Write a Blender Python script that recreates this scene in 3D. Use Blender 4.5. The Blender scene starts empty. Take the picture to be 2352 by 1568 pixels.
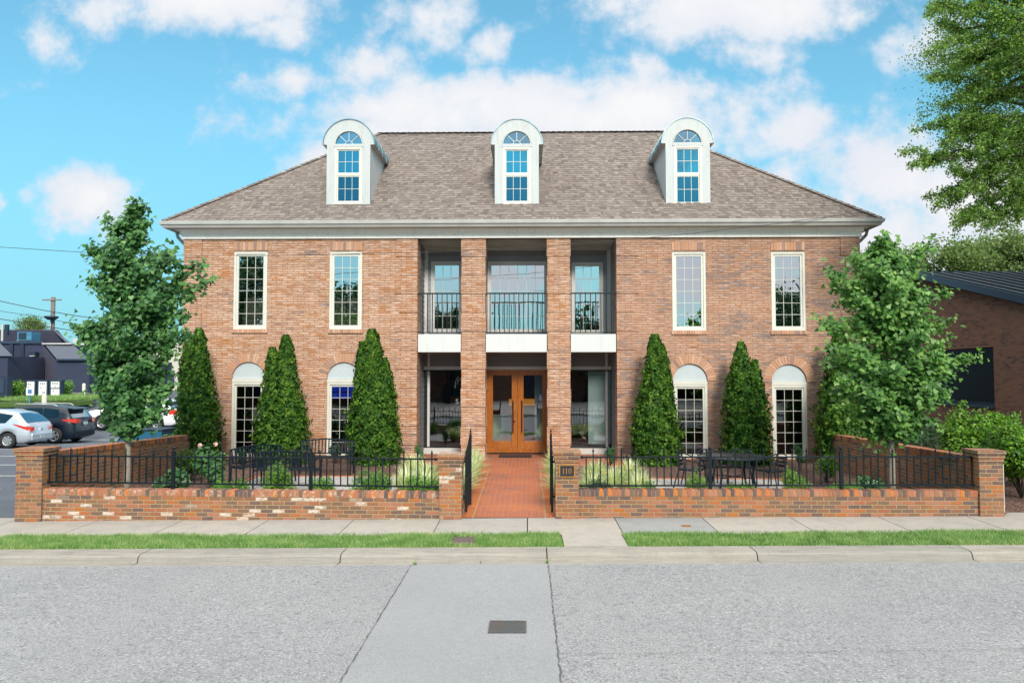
import bpy, math, random
import numpy as np
from mathutils import Vector, Matrix
R = math.radians
random.seed(7); rng = np.random.default_rng(7)
SC = bpy.context.scene
COL = SC.collection

# ------------------------------------------------------------------ camera
CZ = 2.45; F = 1750.0
YAW = math.atan(35/1750); PIT = math.atan(78/1750)
fw = Vector((-math.sin(YAW)*math.cos(PIT), math.cos(YAW)*math.cos(PIT), math.sin(PIT)))
rt = Vector((math.cos(YAW), math.sin(YAW), 0)); up = rt.cross(fw)
cam = bpy.data.cameras.new('camera'); camo = bpy.data.objects.new('camera', cam); COL.objects.link(camo)
m = Matrix((( rt.x, up.x, -fw.x, 0), (rt.y, up.y, -fw.y, 0), (rt.z, up.z, -fw.z, CZ), (0, 0, 0, 1)))
camo.matrix_world = m
cam.sensor_width = 36; cam.lens = 36*F/2352; cam.clip_end = 3000; cam.clip_start = .1
SC.camera = camo

def ray(px, py):
    return fw + rt*((px-1176)/F) + up*((784-py)/F)
def PX(px, py, Y):
    d = ray(px, py); return d.x/d.y*Y
def PZ(px, py, Y):
    d = ray(px, py); return CZ + d.z/d.y*Y

# ------------------------------------------------------------------ world and sun
SUN_EL, SUN_AZ = 31, 12     # azimuth measured from -Y towards +X
EXPOSURE = 1.02
SC.view_settings.view_transform = 'Standard'; SC.view_settings.look = 'None'
SC.view_settings.gamma = 1; SC.view_settings.exposure = EXPOSURE
SC.view_settings.use_curve_mapping = False

class NT:
    def __init__(s, tree):
        s.t = tree; s.n = tree.nodes; s.l = tree.links
    def new(s, typ, **kw):
        n = s.n.new(typ)
        for k, v in kw.items(): setattr(n, k, v)
        return n
    def put(s, sock, v):
        if v is None: return
        if hasattr(v, 'links') or isinstance(v, bpy.types.NodeSocket): s.l.new(v, sock)
        else:
            if sock.type == 'RGBA' and len(v) == 3: v = (*v, 1)
            sock.default_value = v
    def math(s, op, a, b=None, c=None, clamp=False):
        n = s.new('ShaderNodeMath', operation=op, use_clamp=clamp)
        s.put(n.inputs[0], a); s.put(n.inputs[1], b)
        if c is not None: s.put(n.inputs[2], c)
        return n.outputs[0]
    def vmath(s, op, a, b=None):
        n = s.new('ShaderNodeVectorMath', operation=op)
        s.put(n.inputs[0], a); s.put(n.inputs[1], b)
        return n.outputs['Value'] if op in ('LENGTH', 'DISTANCE', 'DOT_PRODUCT') else n.outputs[0]
    def comb(s, x=0., y=0., z=0.):
        n = s.new('ShaderNodeCombineXYZ')
        s.put(n.inputs[0], x); s.put(n.inputs[1], y); s.put(n.inputs[2], z); return n.outputs[0]
    def sep(s, v):
        n = s.new('ShaderNodeSeparateXYZ'); s.put(n.inputs[0], v); return n.outputs
    def noise(s, vec, scale, detail=3., rough=.55, col=False, dist=0.):
        n = s.new('ShaderNodeTexNoise'); s.put(n.inputs['Vector'], vec)
        n.inputs['Scale'].default_value = scale; n.inputs['Detail'].default_value = detail
        n.inputs['Roughness'].default_value = rough; n.inputs['Distortion'].default_value = dist
        return n.outputs['Color' if col else 'Fac']
    def ramp(s, fac, stops, interp='LINEAR'):
        n = s.new('ShaderNodeValToRGB'); r = n.color_ramp; r.interpolation = interp
        while len(r.elements) < len(stops): r.elements.new(.5)
        for e, (p, c) in zip(r.elements, stops):
            e.position = p; e.color = (*c, 1) if len(c) == 3 else c
        s.put(n.inputs[0], fac); return n.outputs[0]
    def mix(s, f, a, b, mode='MIX'):
        n = s.new('ShaderNodeMix', data_type='RGBA', blend_type=mode)
        s.put(n.inputs[0], f); s.put(n.inputs[6], a); s.put(n.inputs[7], b); return n.outputs[2]
    def sstep(s, v, a, b, o0=0., o1=1.):
        n = s.new('ShaderNodeMapRange', interpolation_type='SMOOTHSTEP')
        s.put(n.inputs[0], v); n.inputs[1].default_value = a; n.inputs[2].default_value = b
        n.inputs[3].default_value = o0; n.inputs[4].default_value = o1; return n.outputs[0]

W = bpy.data.worlds.new('World'); SC.world = W; W.use_nodes = True
w = NT(W.node_tree); w.n.clear()
sky = w.new('ShaderNodeTexSky', sky_type='NISHITA', sun_disc=False, sun_elevation=R(SUN_EL),
            sun_rotation=R(180-SUN_AZ), air_density=1.0, dust_density=.6, ozone_density=1.5)
skyc = w.mix(1.0, sky.outputs[0], (0.52, .91, .84), 'MULTIPLY')
tc = w.new('ShaderNodeTexCoord').outputs['Generated']
sx, sy, sz = w.sep(tc)
ay = w.math('MAXIMUM', w.math('ABSOLUTE', sy), .12)
cu = w.math('DIVIDE', sx, ay); cv = w.math('DIVIDE', sz, ay)
cvec = w.comb(cu, cv, 0)
nd = w.noise(cvec, 7, 4, .6, col=True)
wob = w.vmath('MULTIPLY', w.vmath('SUBTRACT', nd, (.5, .5, .5)), (.16, .09, 0))
cw = w.vmath('ADD', cvec, wob)
def duv(px, py):
    d = ray(px, py); return d.x/d.y, d.z/d.y
blobs = [(470,-10,310,95,1.3),(640,55,130,50,.9),(145,60,70,60,.45),(985,40,110,75,.95),(1095,85,90,45,.85),(850,140,150,75,.75),
         (650,165,110,60,.75),(1010,190,60,30,.45),(1230,262,570,118,1.35),(1330,205,180,60,1.0),(870,250,160,60,1),(1500,240,270,95,1.4),
         (1480,145,70,50,.7),(1720,130,90,45,.5),(1680,5,350,90,1.3),(1400,30,90,55,.8),(1950,30,90,40,.8),(190,460,130,80,1.35),(-10,452,60,35,.9),
         (2130,100,130,90,.65),(1800,300,170,90,.75),(2050,420,320,130,1.05),(2300,440,400,190,1.2),(1950,540,340,130,1.1),
         (720,365,80,50,.7),(1560,300,240,90,.9),(1740,210,60,20,.45),(2240,600,300,120,.7),(-500,200,400,150,.9),(2900,200,500,250,.9),
         (1620,660,300,75,.95),(1130,650,190,60,.8),(1830,700,160,50,.8),(700,690,200,60,.6),(-900,500,300,100,.8),(1100,-500,600,160,.9),(200,-700,400,150,.7),(2200,-600,500,160,.8)]
acc = None
for (bx, by, rx, ry, wt) in blobs:
    u0, v0 = duv(bx, by)
    dlt = w.vmath('MULTIPLY', w.vmath('SUBTRACT', cw, (u0, v0, 0)), (F/rx, F/ry, 0))
    val = w.math('MULTIPLY', w.math('SUBTRACT', 1.25, w.vmath('LENGTH', dlt)), wt)
    acc = val if acc is None else w.math('MAXIMUM', acc, val)
fb = w.noise(cvec, 10, 9, .62)
fb2 = w.noise(cvec, 30, 6, .6)
den = w.math('ADD', w.math('ADD', w.math('MULTIPLY', acc, .62), w.math('MULTIPLY', w.math('SUBTRACT', fb, .5), 1.9)),
             w.math('MULTIPLY', w.math('SUBTRACT', fb2, .5), .5))
mask = w.sstep(den, -.04, .58)
lowh = w.sstep(cv, -.02, .50, .85, .15)      # paler air near the horizon
shade = w.sstep(den, .35, 1.05)
ccol = w.mix(shade, (.83, .88, .95), (.97, .975, .985))
ccol = w.mix(w.math('MULTIPLY', w.sstep(w.noise(cvec, 5, 3), .45, .7), .5), ccol, (.78, .82, .93))
bg1 = w.new('ShaderNodeBackground'); w.put(bg1.inputs[0], skyc); bg1.inputs[1].default_value = .115
bg2 = w.new('ShaderNodeBackground'); w.put(bg2.inputs[0], ccol); bg2.inputs[1].default_value = .48
bg3 = w.new('ShaderNodeBackground'); bg3.inputs[0].default_value = (.20, .50, .70, 1); bg3.inputs[1].default_value = .52
mx0 = w.new('ShaderNodeMixShader'); w.put(mx0.inputs[0], lowh); w.l.new(bg1.outputs[0], mx0.inputs[1]); w.l.new(bg3.outputs[0], mx0.inputs[2])
mx = w.new('ShaderNodeMixShader'); w.put(mx.inputs[0], mask); w.l.new(mx0.outputs[0], mx.inputs[1]); w.l.new(bg2.outputs[0], mx.inputs[2])
# bright warm cloud sheet added overhead, out of view, to light the scene
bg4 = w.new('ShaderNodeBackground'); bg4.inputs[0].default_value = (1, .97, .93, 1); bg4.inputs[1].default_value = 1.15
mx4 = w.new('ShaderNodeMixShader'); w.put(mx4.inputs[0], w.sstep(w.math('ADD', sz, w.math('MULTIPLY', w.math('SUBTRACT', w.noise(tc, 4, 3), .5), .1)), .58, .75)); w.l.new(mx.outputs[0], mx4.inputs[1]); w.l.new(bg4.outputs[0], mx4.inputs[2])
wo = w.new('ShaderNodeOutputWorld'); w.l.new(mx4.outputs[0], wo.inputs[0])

sun = bpy.data.lights.new('sun', 'SUN'); sun.energy = 2.0; sun.angle = R(14); sun.color = (1, .92, .83)
suno = bpy.data.objects.new('sun', sun); COL.objects.link(suno)
sdir = Vector((math.sin(R(SUN_AZ))*math.cos(R(SUN_EL)), -math.cos(R(SUN_AZ))*math.cos(R(SUN_EL)), math.sin(R(SUN_EL))))
suno.rotation_euler = sdir.to_track_quat('Z', 'Y').to_euler(); suno.location = (5, -5, 30)

# ------------------------------------------------------------------ materials
MAT = {}
def mat(name):
    mt = bpy.data.materials.new(name); mt.use_nodes = True
    t = NT(mt.node_tree); t.n.clear(); MAT[name] = mt
    out = t.new('ShaderNodeOutputMaterial'); b = t.new('ShaderNodeBsdfPrincipled')
    t.l.new(b.outputs[0], out.inputs[0]); t.b = b; t.out = out; t.mt = mt
    return t
def bump(t, h, strength=.5, dist=.01):
    n = t.new('ShaderNodeBump'); t.put(n.inputs['Height'], h)
    n.inputs['Strength'].default_value = strength; n.inputs['Distance'].default_value = dist
    t.l.new(n.outputs[0], t.b.inputs['Normal'])
def uvn(t): return t.new('ShaderNodeUVMap').outputs[0]
def geo(t): return t.new('ShaderNodeNewGeometry').outputs['Position']

def simple(name, c, rough=.5, var=.12, scale=4., metal=0., bmp=0., c2=None):
    t = mat(name); p = geo(t)
    n = t.noise(p, scale, 5, .6)
    c2 = c2 or tuple(x*(1-var*2) for x in c)
    t.put(t.b.inputs['Base Color'], t.mix(t.sstep(n, .35, .7), c, c2))
    t.b.inputs['Roughness'].default_value = rough; t.b.inputs['Metallic'].default_value = metal
    if bmp: bump(t, t.noise(p, scale*12, 4), bmp, .01)
    return t.mt

def brick(name, bw, bh, mort, stops, mcol, white=0., wcol=(.75, .68, .62), bmp=.6, swap=False, drift=.25, edge=.004, rough=.85, dscale=.5, offs=.5, streak=0.):
    t = mat(name); u, v, _ = t.sep(uvn(t))
    wb = t.noise(t.comb(u, v, 0), 9, 2, .5, col=True)
    wx, wy, _z = t.sep(t.vmath('SUBTRACT', wb, (.5, .5, .5)))
    if swap: u, v = v, u
    u = t.math('ADD', u, t.math('MULTIPLY', wx, .012)); v = t.math('ADD', v, t.math('MULTIPLY', wy, .009))
    vr = t.math('DIVIDE', v, bh); row = t.math('FLOOR', vr); fv = t.math('SUBTRACT', vr, row)
    wn0 = t.new('ShaderNodeTexWhiteNoise', noise_dimensions='1D'); t.put(wn0.inputs['W'], row)
    off = t.math('ADD', t.math('MULTIPLY', t.math('MODULO', row, 2.), offs), t.math('MULTIPLY', wn0.outputs[0], .14))
    ur = t.math('ADD', t.math('DIVIDE', u, bw), off); colm = t.math('FLOOR', ur); fu = t.math('SUBTRACT', ur, colm)
    wn = t.new('ShaderNodeTexWhiteNoise', noise_dimensions='2D'); t.put(wn.inputs['Vector'], t.comb(colm, row, 0))
    r1 = wn.outputs[0]; r2, r3, r4 = t.sep(wn.outputs[1])
    big = t.noise(t.comb(u, t.math('MULTIPLY', v, 1.6), 0), dscale, 3, .6)
    fac = t.math('ADD', t.math('MULTIPLY', r1, 1-drift), t.math('MULTIPLY', t.sstep(big, .3, .7), drift))
    c = t.ramp(fac, stops)
    fine = t.noise(t.comb(u, v, 0), 45, 5, .7)
    c = t.mix(t.sstep(fine, .4, .75, 0, .45), c, t.mix(1., c, (.62, .58, .56), 'MULTIPLY'))
    c = t.mix(t.math('MULTIPLY', r2, .45), c, t.mix(1., c, (.55, .52, .52), 'MULTIPLY'))
    if streak: c = t.mix(t.math('MULTIPLY', wn0.outputs[0], .38), c, t.mix(1., c, (.62, .58, .57), 'MULTIPLY'))
    if white:
        blot = t.noise(t.comb(t.math('MULTIPLY', u, .5), v, 0), 22, 6, .75)
        patch = t.math('MULTIPLY', t.sstep(r3, .90-white*.35, .93-white*.35), t.sstep(blot, .36, .54))
        patch = t.math('MAXIMUM', patch, t.sstep(blot, .66, .72, 0, .7))
        c = t.mix(patch, c, wcol)
    if streak:
        sm = t.noise(t.comb(t.math('MULTIPLY', u, .35), t.math('MULTIPLY', v, 6), 0), 10, 5, .7)
        c = t.mix(t.sstep(sm, .46, .68, 0, streak), c, wcol)
    du = t.math('MULTIPLY', t.math('MINIMUM', fu, t.math('SUBTRACT', 1., fu)), bw)
    dv = t.math('MULTIPLY', t.math('MINIMUM', fv, t.math('SUBTRACT', 1., fv)), bh)
    dd = t.math('ADD', t.math('MINIMUM', du, dv), t.math('MULTIPLY', t.math('SUBTRACT', fine, .5), .004))
    mk = t.sstep(dd, mort/2-edge/2, mort/2+edge/2)
    mc = t.mix(t.sstep(t.noise(t.comb(u, v, 0), 30, 3), .3, .7), mcol, tuple(x*.7 for x in mcol))
    t.put(t.b.inputs['Base Color'], t.mix(mk, mc, c)); t.b.inputs['Roughness'].default_value = rough
    h = t.math('ADD', t.math('MULTIPLY', mk, t.math('ADD', .8, t.math('MULTIPLY', r4, .4))), t.math('MULTIPLY', fine, .35))
    bump(t, h, bmp, .009)
    return t.mt

HB = [(0, (.16, .10, .10)), (.10, (.26, .15, .125)), (.24, (.45, .215, .12)), (.42, (.53, .275, .155)), (.56, (.61, .37, .25)), (.72, (.51, .22, .095)), (.88, (.54, .20, .05)), (1, (.58, .21, .025))]
HB2 = [(0, (.17, .115, .115)), (.22, (.26, .16, .135)), (.4, (.43, .215, .13)), (.6, (.52, .26, .155)), (.8, (.58, .34, .23)), (.94, (.50, .18, .06)), (1, (.5, .17, .035))]
brick('house_brick', .295, .0635, .012, HB, (.27, .175, .105), white=.0, wcol=(.76, .585, .49), drift=.46, dscale=.8, bmp=1., streak=.88)
brick('house_brick_grey', .295, .0635, .012, HB2, (.27, .18, .11), white=.0, wcol=(.72, .56, .48), drift=.46, dscale=.8, bmp=1., streak=.74)
GB = [(0, (.10, .062, .06)), (.2, (.155, .09, .075)), (.34, (.20, .11, .065)), (.46, (.36, .115, .055)), (.6, (.40, .17, .10)), (.74, (.25, .13, .07)), (.86, (.46, .15, .045)), (1, (.50, .155, .02))]
brick('garden_brick', .2032, .0677, .013, GB, (.40, .30, .16), drift=.2, dscale=.8, bmp=.9)
brick('garden_brick_white', .2032, .0677, .013, GB, (.42, .32, .17), white=.20, wcol=(.56, .47, .40), drift=.25, dscale=.8, bmp=.9)
brick('brown_brick', .2032, .0677, .010, [(0, (.06, .045, .045)), (.12, (.14, .075, .055)), (.4, (.27, .12, .075)), (.8, (.34, .155, .09)), (1, (.38, .20, .12))], (.30, .20, .15), drift=.2, bmp=.8)
brick('path_brick', .205, .10, .014, [(0, (.20, .075, .05)), (.3, (.37, .085, .025)), (.7, (.47, .115, .02)), (1, (.54, .16, .015))], (.30, .24, .22), drift=.4, dscale=.7, bmp=.5, rough=.6)
brick('path_brick_side', .205, .10, .008, [(0, (.30, .075, .03)), (.4, (.47, .11, .02)), (1, (.60, .18, .015))], (.30, .22, .20), drift=.4, dscale=.7, bmp=.5, rough=.6)
brick('paver', .30, .15, .008, [(0, (.33, .32, .31)), (.5, (.40, .39, .38)), (1, (.47, .455, .44))], (.10, .095, .09), drift=.3, bmp=.4, swap=True)
brick('roof_shingle', .17, .5, .0, [(0, (.095, .074, .065)), (.3, (.165, .135, .118)), (.6, (.225, .188, .166)), (.85, (.285, .245, .218)), (1, (.34, .30, .27))], (.1, .08, .07), drift=.25, dscale=.35, bmp=.25, rough=.95)

# bricks built one by one (lintels, arches, coping): colour by face attribute
def attr_brick(name, stops, white=0.):
    t = mat(name); a = t.new('ShaderNodeAttribute', attribute_name='rnd').outputs['Fac']; p = geo(t)
    c = t.ramp(a, stops); f = t.noise(p, 40, 5, .7)
    c = t.mix(t.sstep(f, .4, .8, 0, .5), c, t.mix(1., c, (.6, .55, .52), 'MULTIPLY'))
    if white: c = t.mix(t.sstep(t.math('ADD', t.noise(p, 16, 5, .7), t.math('MULTIPLY', a, .12)), .60, .68, 0, white), c, (.66, .6, .55))
    t.put(t.b.inputs['Base Color'], c); t.b.inputs['Roughness'].default_value = .85
    bump(t, f, .5, .006); return t.mt
attr_brick('loose_brick_pink', [(p, tuple(a*.65+b*.35 for a, b in zip(c, (.50, .33, .25)))) for p, c in HB if p < .85]); attr_brick('loose_brick_red', GB, 0.); attr_brick('loose_brick_white', GB, .35)
simple('mortar', (.36, .28, .18), .95, .15, 20)

def weathered(name, c, c2, amt):
    t = mat(name); p = geo(t); x, y, z = t.sep(p)
    st = t.noise(t.comb(t.math('MULTIPLY', x, 9), t.math('MULTIPLY', y, 9), t.math('MULTIPLY', z, .7)), 1.5, 5, .7); n = t.noise(p, 2.5, 5, .65)
    t.put(t.b.inputs['Base Color'], t.mix(t.math('ADD', t.sstep(st, .48, .75, 0, amt), t.sstep(n, .5, .75, 0, amt*.6)), c, c2)); t.b.inputs['Roughness'].default_value = .55
    bump(t, t.noise(p, 30, 3), .1, .005)
weathered('dormer_paint', (.46, .485, .485), (.33, .35, .34), .6)
weathered('white_paint', (.57, .59, .575), (.47, .48, .465), .5)
weathered('frieze_paint_lifted', (.86, .85, .81), (.66, .64, .58), .6)  # frieze white made lighter in colour to offset the eave shade
simple('cream_frame', (.62, .61, .54), .4, .04, 3)
simple('arch_panel_paint', (.46, .52, .54), .5, .03, 2)
simple('gutter_metal', (.44, .44, .42), .4, .08, 2)
simple('soffit_paint', (.42, .40, .35), .6, .08, 2)
simple('side_trim', (.50, .50, .48), .5, .05, 3)
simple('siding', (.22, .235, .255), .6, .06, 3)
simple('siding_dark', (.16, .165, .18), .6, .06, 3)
for nm_, c_ in (('black_metal', (.003, .009, .014)), ('bench_metal', (.003, .010, .018))):
    simple(nm_, c_, .5, .1, 8); MAT[nm_].node_tree.nodes['Principled BSDF'].inputs['Specular IOR Level'].default_value = .25
simple('lead_flashing', (.30, .36, .38), .5, .2, 6)
simple('copper_roof', (.10, .16, .19), .35, .25, 3, metal=.6, c2=(.20, .34, .38))
simple('dark_glass', (.004, .005, .007), .5, .05, 3); MAT['dark_glass'].node_tree.nodes['Principled BSDF'].inputs['Specular IOR Level'].default_value = .15
simple('dark_rubber', (.015, .015, .016), .8, .1, 10)
simple('interior_dark', (.05, .05, .055), .9, .1, 1)
simple('interior_white', (.44, .48, .47), .8, .03, 1)
simple('beige_fabric', (.62, .56, .47), .9, .1, 8)
simple('floor_wood', (.10, .07, .05), .6, .1, 2)
simple('concrete', (.36, .33, .29), .9, .10, 2.2, bmp=.3, c2=(.40, .37, .33))
simple('soil', (.06, .045, .035), .95, .2, 6)
simple('gold', (.45, .20, .03), .4, .1, 9, metal=.3)
simple('plaque_blue', (.012, .018, .028), .4, .1, 9)
simple('cast_iron', (.075, .085, .095), .7, .3, 8, metal=.2, bmp=.4, c2=(.105, .085, .075))
simple('rust', (.28, .11, .03), .8, .2, 30)
simple('brown_cover', (.115, .085, .075), .9, .15, 20)
simple('bark_pale', (.30, .26, .21), .9, .15, 14, bmp=.6)
simple('bark_dark', (.05, .035, .03), .9, .2, 14, bmp=.6)
simple('navy_wall', (.028, .036, .075), .8, .1, 1)
simple('navy_wall_plum', (.070, .062, .10), .8, .1, 1)
simple('navy_trim', (.010, .026, .055), .6, .1, 1)
simple('cream_wall', (.55, .50, .43), .8, .05, 1)
simple('cream_post', (.62, .58, .48), .6, .05, 5)
simple('yellow_paint', (.70, .42, .03), .5, .05, 5)
simple('blue_unit', (.06, .22, .34), .5, .15, 5)
simple('blue_bin', (.015, .11, .20), .5, .12, 3)
simple('dark_metal_roof', (.042, .034, .032), .35, .2, 3, metal=.6)
simple('blue_fascia', (.030, .048, .085), .4, .1, 3)
simple('utility_wood', (.22, .20, .18), .9, .1, 6)
simple('line_paint', (.62, .63, .64), .8, .15, 12)
simple('wire_black', (.03, .03, .035), .6, .1, 5)
simple('petal_pink', (.75, .38, .36), .7, .1, 30, c2=(.78, .62, .55))
simple('petal_yellow', (.80, .50, .02), .6, .05, 30)
simple('sign_white', (.70, .70, .68), .5, .02, 3)
simple('sign_ink', (.22, .20, .22), .6, .1, 30)
simple('sign_blue', (.08, .22, .42), .5, .1, 3)
simple('stone_block', (.20, .14, .12), .9, .25, 6, bmp=.5)
simple('grey_shingle', (.085, .10, .13), .9, .12, 7, bmp=.4)
simple('tyre', (.014, .014, .015), .75, .1, 20)
simple('alloy', (.52, .53, .55), .3, .05, 10, metal=.7)

# door wood
t = mat('door_wood'); p = geo(t); px_, py_, pz_ = t.sep(p)
n = t.noise(t.comb(t.math('MULTIPLY', px_, 6), 0., t.math('MULTIPLY', pz_, 1.2)), 5, 6, .6, dist=1.2)
t.put(t.b.inputs['Base Color'], t.ramp(n, [(.2, (.13, .035, .004)), (.5, (.31, .088, .007)), (.8, (.48, .155, .014))]))
t.b.inputs['Roughness'].default_value = .28; t.b.inputs['Coat Weight'].default_value = .3

# road aggregates
def road_mat(name, c1, c2, c3, speck, crack=True, fs=150):
    t = mat(name); p = geo(t)
    n1 = t.noise(p, fs, 3, .7); n2 = t.noise(p, fs*.35, 4, .7); n3 = t.noise(p, .55, 4, .6); n4 = t.noise(p, 9, 4, .6)
    c = t.mix(t.sstep(n3, .3, .72), c1, c2)
    c = t.mix(t.sstep(n4, .35, .75, 0, .35), c, c3)
    c = t.mix(t.sstep(n2, .55, .66, 0, speck), c, c3)
    c = t.mix(t.sstep(n1, .56, .64, 0, speck), c, tuple(x*.45 for x in c1))
    c = t.mix(t.sstep(n1, .36, .43, speck, 0), c, tuple(min(1, x*1.5) for x in c1))
    t.put(t.b.inputs['Base Color'], c); t.b.inputs['Roughness'].default_value = .92
    bump(t, t.math('ADD', n1, n2), .5, .008); return t.mt
road_mat('asphalt_old', (.262, .266, .272), (.226, .231, .24), (.14, .144, .152), 1., fs=42)
road_mat('road_concrete', (.262, .27, .278), (.238, .247, .258), (.20, .208, .222), .45, fs=55)
road_mat('lot_asphalt', (.072, .085, .11), (.10, .115, .14), (.055, .06, .075), .35)
# concrete slabs (colour varies from slab to slab), lichen and dirt along kerb
def slab_mat(name, a, b, dirty=0.):
    t = mat(name); p = geo(t); at = t.new('ShaderNodeAttribute', attribute_name='rnd').outputs['Fac']
    n1 = t.noise(p, 90, 3, .7); n2 = t.noise(p, 3.2, 6, .7); n3 = t.noise(p, 18, 5, .7)
    c = t.mix(at, a, b)
    c = t.mix(t.sstep(n2, .4, .75, 0, .45), c, tuple(x*.72 for x in b))
    c = t.mix(t.sstep(n3, .5, .72, 0, .35), c, tuple(x*.62 for x in b))
    c = t.mix(t.sstep(n1, .55, .66, 0, .4), c, tuple(x*.5 for x in b))
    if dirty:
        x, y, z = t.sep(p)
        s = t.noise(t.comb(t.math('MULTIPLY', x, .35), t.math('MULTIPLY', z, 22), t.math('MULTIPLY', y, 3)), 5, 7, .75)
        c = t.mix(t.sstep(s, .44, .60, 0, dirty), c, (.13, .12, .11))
    t.put(t.b.inputs['Base Color'], c); t.b.inputs['Roughness'].default_value = .93
    bump(t, t.math('ADD', n1, n3), .45, .006); return t.mt
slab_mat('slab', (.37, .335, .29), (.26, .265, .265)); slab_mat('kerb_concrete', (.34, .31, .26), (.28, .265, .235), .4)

# mulch
t = mat('mulch'); p = geo(t)
v = t.new('ShaderNodeTexVoronoi'); t.put(v.inputs['Vector'], p); v.inputs['Scale'].default_value = 38
n = t.noise(p, 60, 3)
t.put(t.b.inputs['Base Color'], t.ramp(t.math('ADD', t.math('MULTIPLY', t.sep(v.outputs['Color'])[0], .7), t.math('MULTIPLY', n, .4)),
      [(.1, (.025, .013, .011)), (.4, (.08, .038, .029)), (.7, (.15, .078, .055)), (.95, (.30, .19, .14))]))
t.b.inputs['Roughness'].default_value = .95; bump(t, v.outputs['Distance'], 1., .03)
# lawn base
t = mat('lawn_base'); p = geo(t)
t.put(t.b.inputs['Base Color'], t.ramp(t.noise(p, 14, 5, .7), [(.3, (.035, .075, .015)), (.7, (.09, .15, .03))])); t.b.inputs['Roughness'].default_value = 1
t = mat('far_ground'); p = geo(t)
t.put(t.b.inputs['Base Color'], t.ramp(t.noise(p, .15, 5, .7), [(.3, (.05, .09, .03)), (.7, (.12, .13, .09))])); t.b.inputs['Roughness'].default_value = 1

# leaves
def leaf_mat(name, stops, trans=.35, rough=.45, spec=.4, cs=2.6, cw=.30):
    t = mat(name); a = t.new('ShaderNodeAttribute', attribute_name='rnd').outputs['Fac']
    p = geo(t); cl = t.noise(p, cs, 3, .6)
    c = t.ramp(t.math('ADD', t.math('MULTIPLY', a, 1-cw), t.math('MULTIPLY', t.sstep(cl, .36, .64), cw)), stops)
    t.put(t.b.inputs['Base Color'], c); t.b.inputs['Roughness'].default_value = rough
    t.b.inputs['Specular IOR Level'].default_value = spec
    tr = t.new('ShaderNodeBsdfTranslucent'); t.put(tr.inputs[0], t.mix(1., c, (1.3, 1.5, .7), 'MULTIPLY'))
    mxs = t.new('ShaderNodeMixShader'); mxs.inputs[0].default_value = trans
    t.l.new(t.b.outputs[0], mxs.inputs[1]); t.l.new(tr.outputs[0], mxs.inputs[2]); t.l.new(mxs.outputs[0], t.out.inputs[0])
    return t.mt
leaf_mat('leaf_ginkgo', [(0, (.014, .06, .018)), (.5, (.06, .175, .05)), (.85, (.15, .31, .10)), (1, (.27, .44, .16))])
leaf_mat('leaf_ginkgo_light', [(0, (.022, .08, .02)), (.5, (.10, .235, .05)), (.85, (.21, .38, .09)), (1, (.36, .50, .16))])
leaf_mat('leaf_arbor', [(0, (.010, .038, .007)), (.45, (.036, .105, .010)), (.8, (.09, .185, .016)), (1, (.21, .29, .045))], .2, .6, .2, 7., .55)
leaf_mat('leaf_oak', [(0, (.03, .085, .02)), (.5, (.125, .235, .045)), (.85, (.26, .39, .09)), (1, (.42, .52, .17))], .4)
leaf_mat('leaf_far', [(0, (.06, .10, .03)), (.5, (.13, .20, .06)), (1, (.26, .33, .13))], .35, .7)
leaf_mat('leaf_box', [(0, (.03, .10, .015)), (.5, (.09, .24, .03)), (.85, (.20, .40, .05)), (1, (.32, .5, .09))], .3)
leaf_mat('leaf_bright', [(0, (.03, .10, .01)), (.5, (.10, .24, .02)), (.85, (.2, .38, .03)), (1, (.34, .5, .08))], .35)
leaf_mat('leaf_dark', [(0, (.008, .03, .012)), (.6, (.025, .075, .03)), (1, (.06, .13, .05))], .25)
leaf_mat('leaf_broad', [(0, (.02, .08, .02)), (.6, (.06, .17, .05)), (1, (.14, .28, .10))], .3)
leaf_mat('leaf_stripe', [(0, (.10, .18, .04)), (.25, (.26, .36, .12)), (.45, (.58, .61, .38)), (1, (.84, .83, .68))], .3)
leaf_mat('blade', [(0, (.08, .16, .05)), (.45, (.19, .33, .10)), (.75, (.30, .42, .16)), (.92, (.45, .46, .24)), (1, (.58, .50, .32))], .35)

# glass: reflecting coat over see-through pane
def glass(name, refl, tint, gcol=(1, 1, 1), rough=.0, wav=0.):
    t = mat(name); t.n.remove(t.b)
    g = t.new('ShaderNodeBsdfGlossy'); g.inputs['Roughness'].default_value = rough; g.inputs['Color'].default_value = (*gcol, 1)
    tr = t.new('ShaderNodeBsdfTransparent'); tr.inputs[0].default_value = (*tint, 1)
    lw = t.new('ShaderNodeLayerWeight'); lw.inputs[0].default_value = .35
    f = t.math('ADD', refl, t.math('MULTIPLY', lw.outputs['Fresnel'], .5), clamp=True)
    if wav:
        p = geo(t); bn = t.new('ShaderNodeBump'); t.put(bn.inputs['Height'], t.noise(p, 1.5, 1)); bn.inputs['Strength'].default_value = wav; bn.inputs['Distance'].default_value = .02
        t.l.new(bn.outputs[0], g.inputs['Normal'])
    ms = t.new('ShaderNodeMixShader'); t.put(ms.inputs[0], f); t.l.new(tr.outputs[0], ms.inputs[1]); t.l.new(g.outputs[0], ms.inputs[2])
    t.l.new(ms.outputs[0], t.out.inputs[0]); return t.mt
glass('glass_upper', .58, (.62, .7, .68), (.95, .97, 1), wav=.25)
glass('glass_lower', .10, (.35, .4, .42), (.8, .9, 1), wav=.25)
glass('glass_store', .17, (.66, .74, .73), (.85, .9, 1), wav=.12)
glass('glass_dormer', .62, (.25, .35, .4), (.12, .50, .70), wav=.1)
glass('glass_dormer_low', .55, (.15, .22, .3), (.08, .28, .42), wav=.1)
glass('glass_dormer_fan', .62, (.4, .5, .55), (.35, .62, .80), wav=.1)
glass('glass_car', .05, (.12, .18, .2), (.7, .9, 1))
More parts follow.
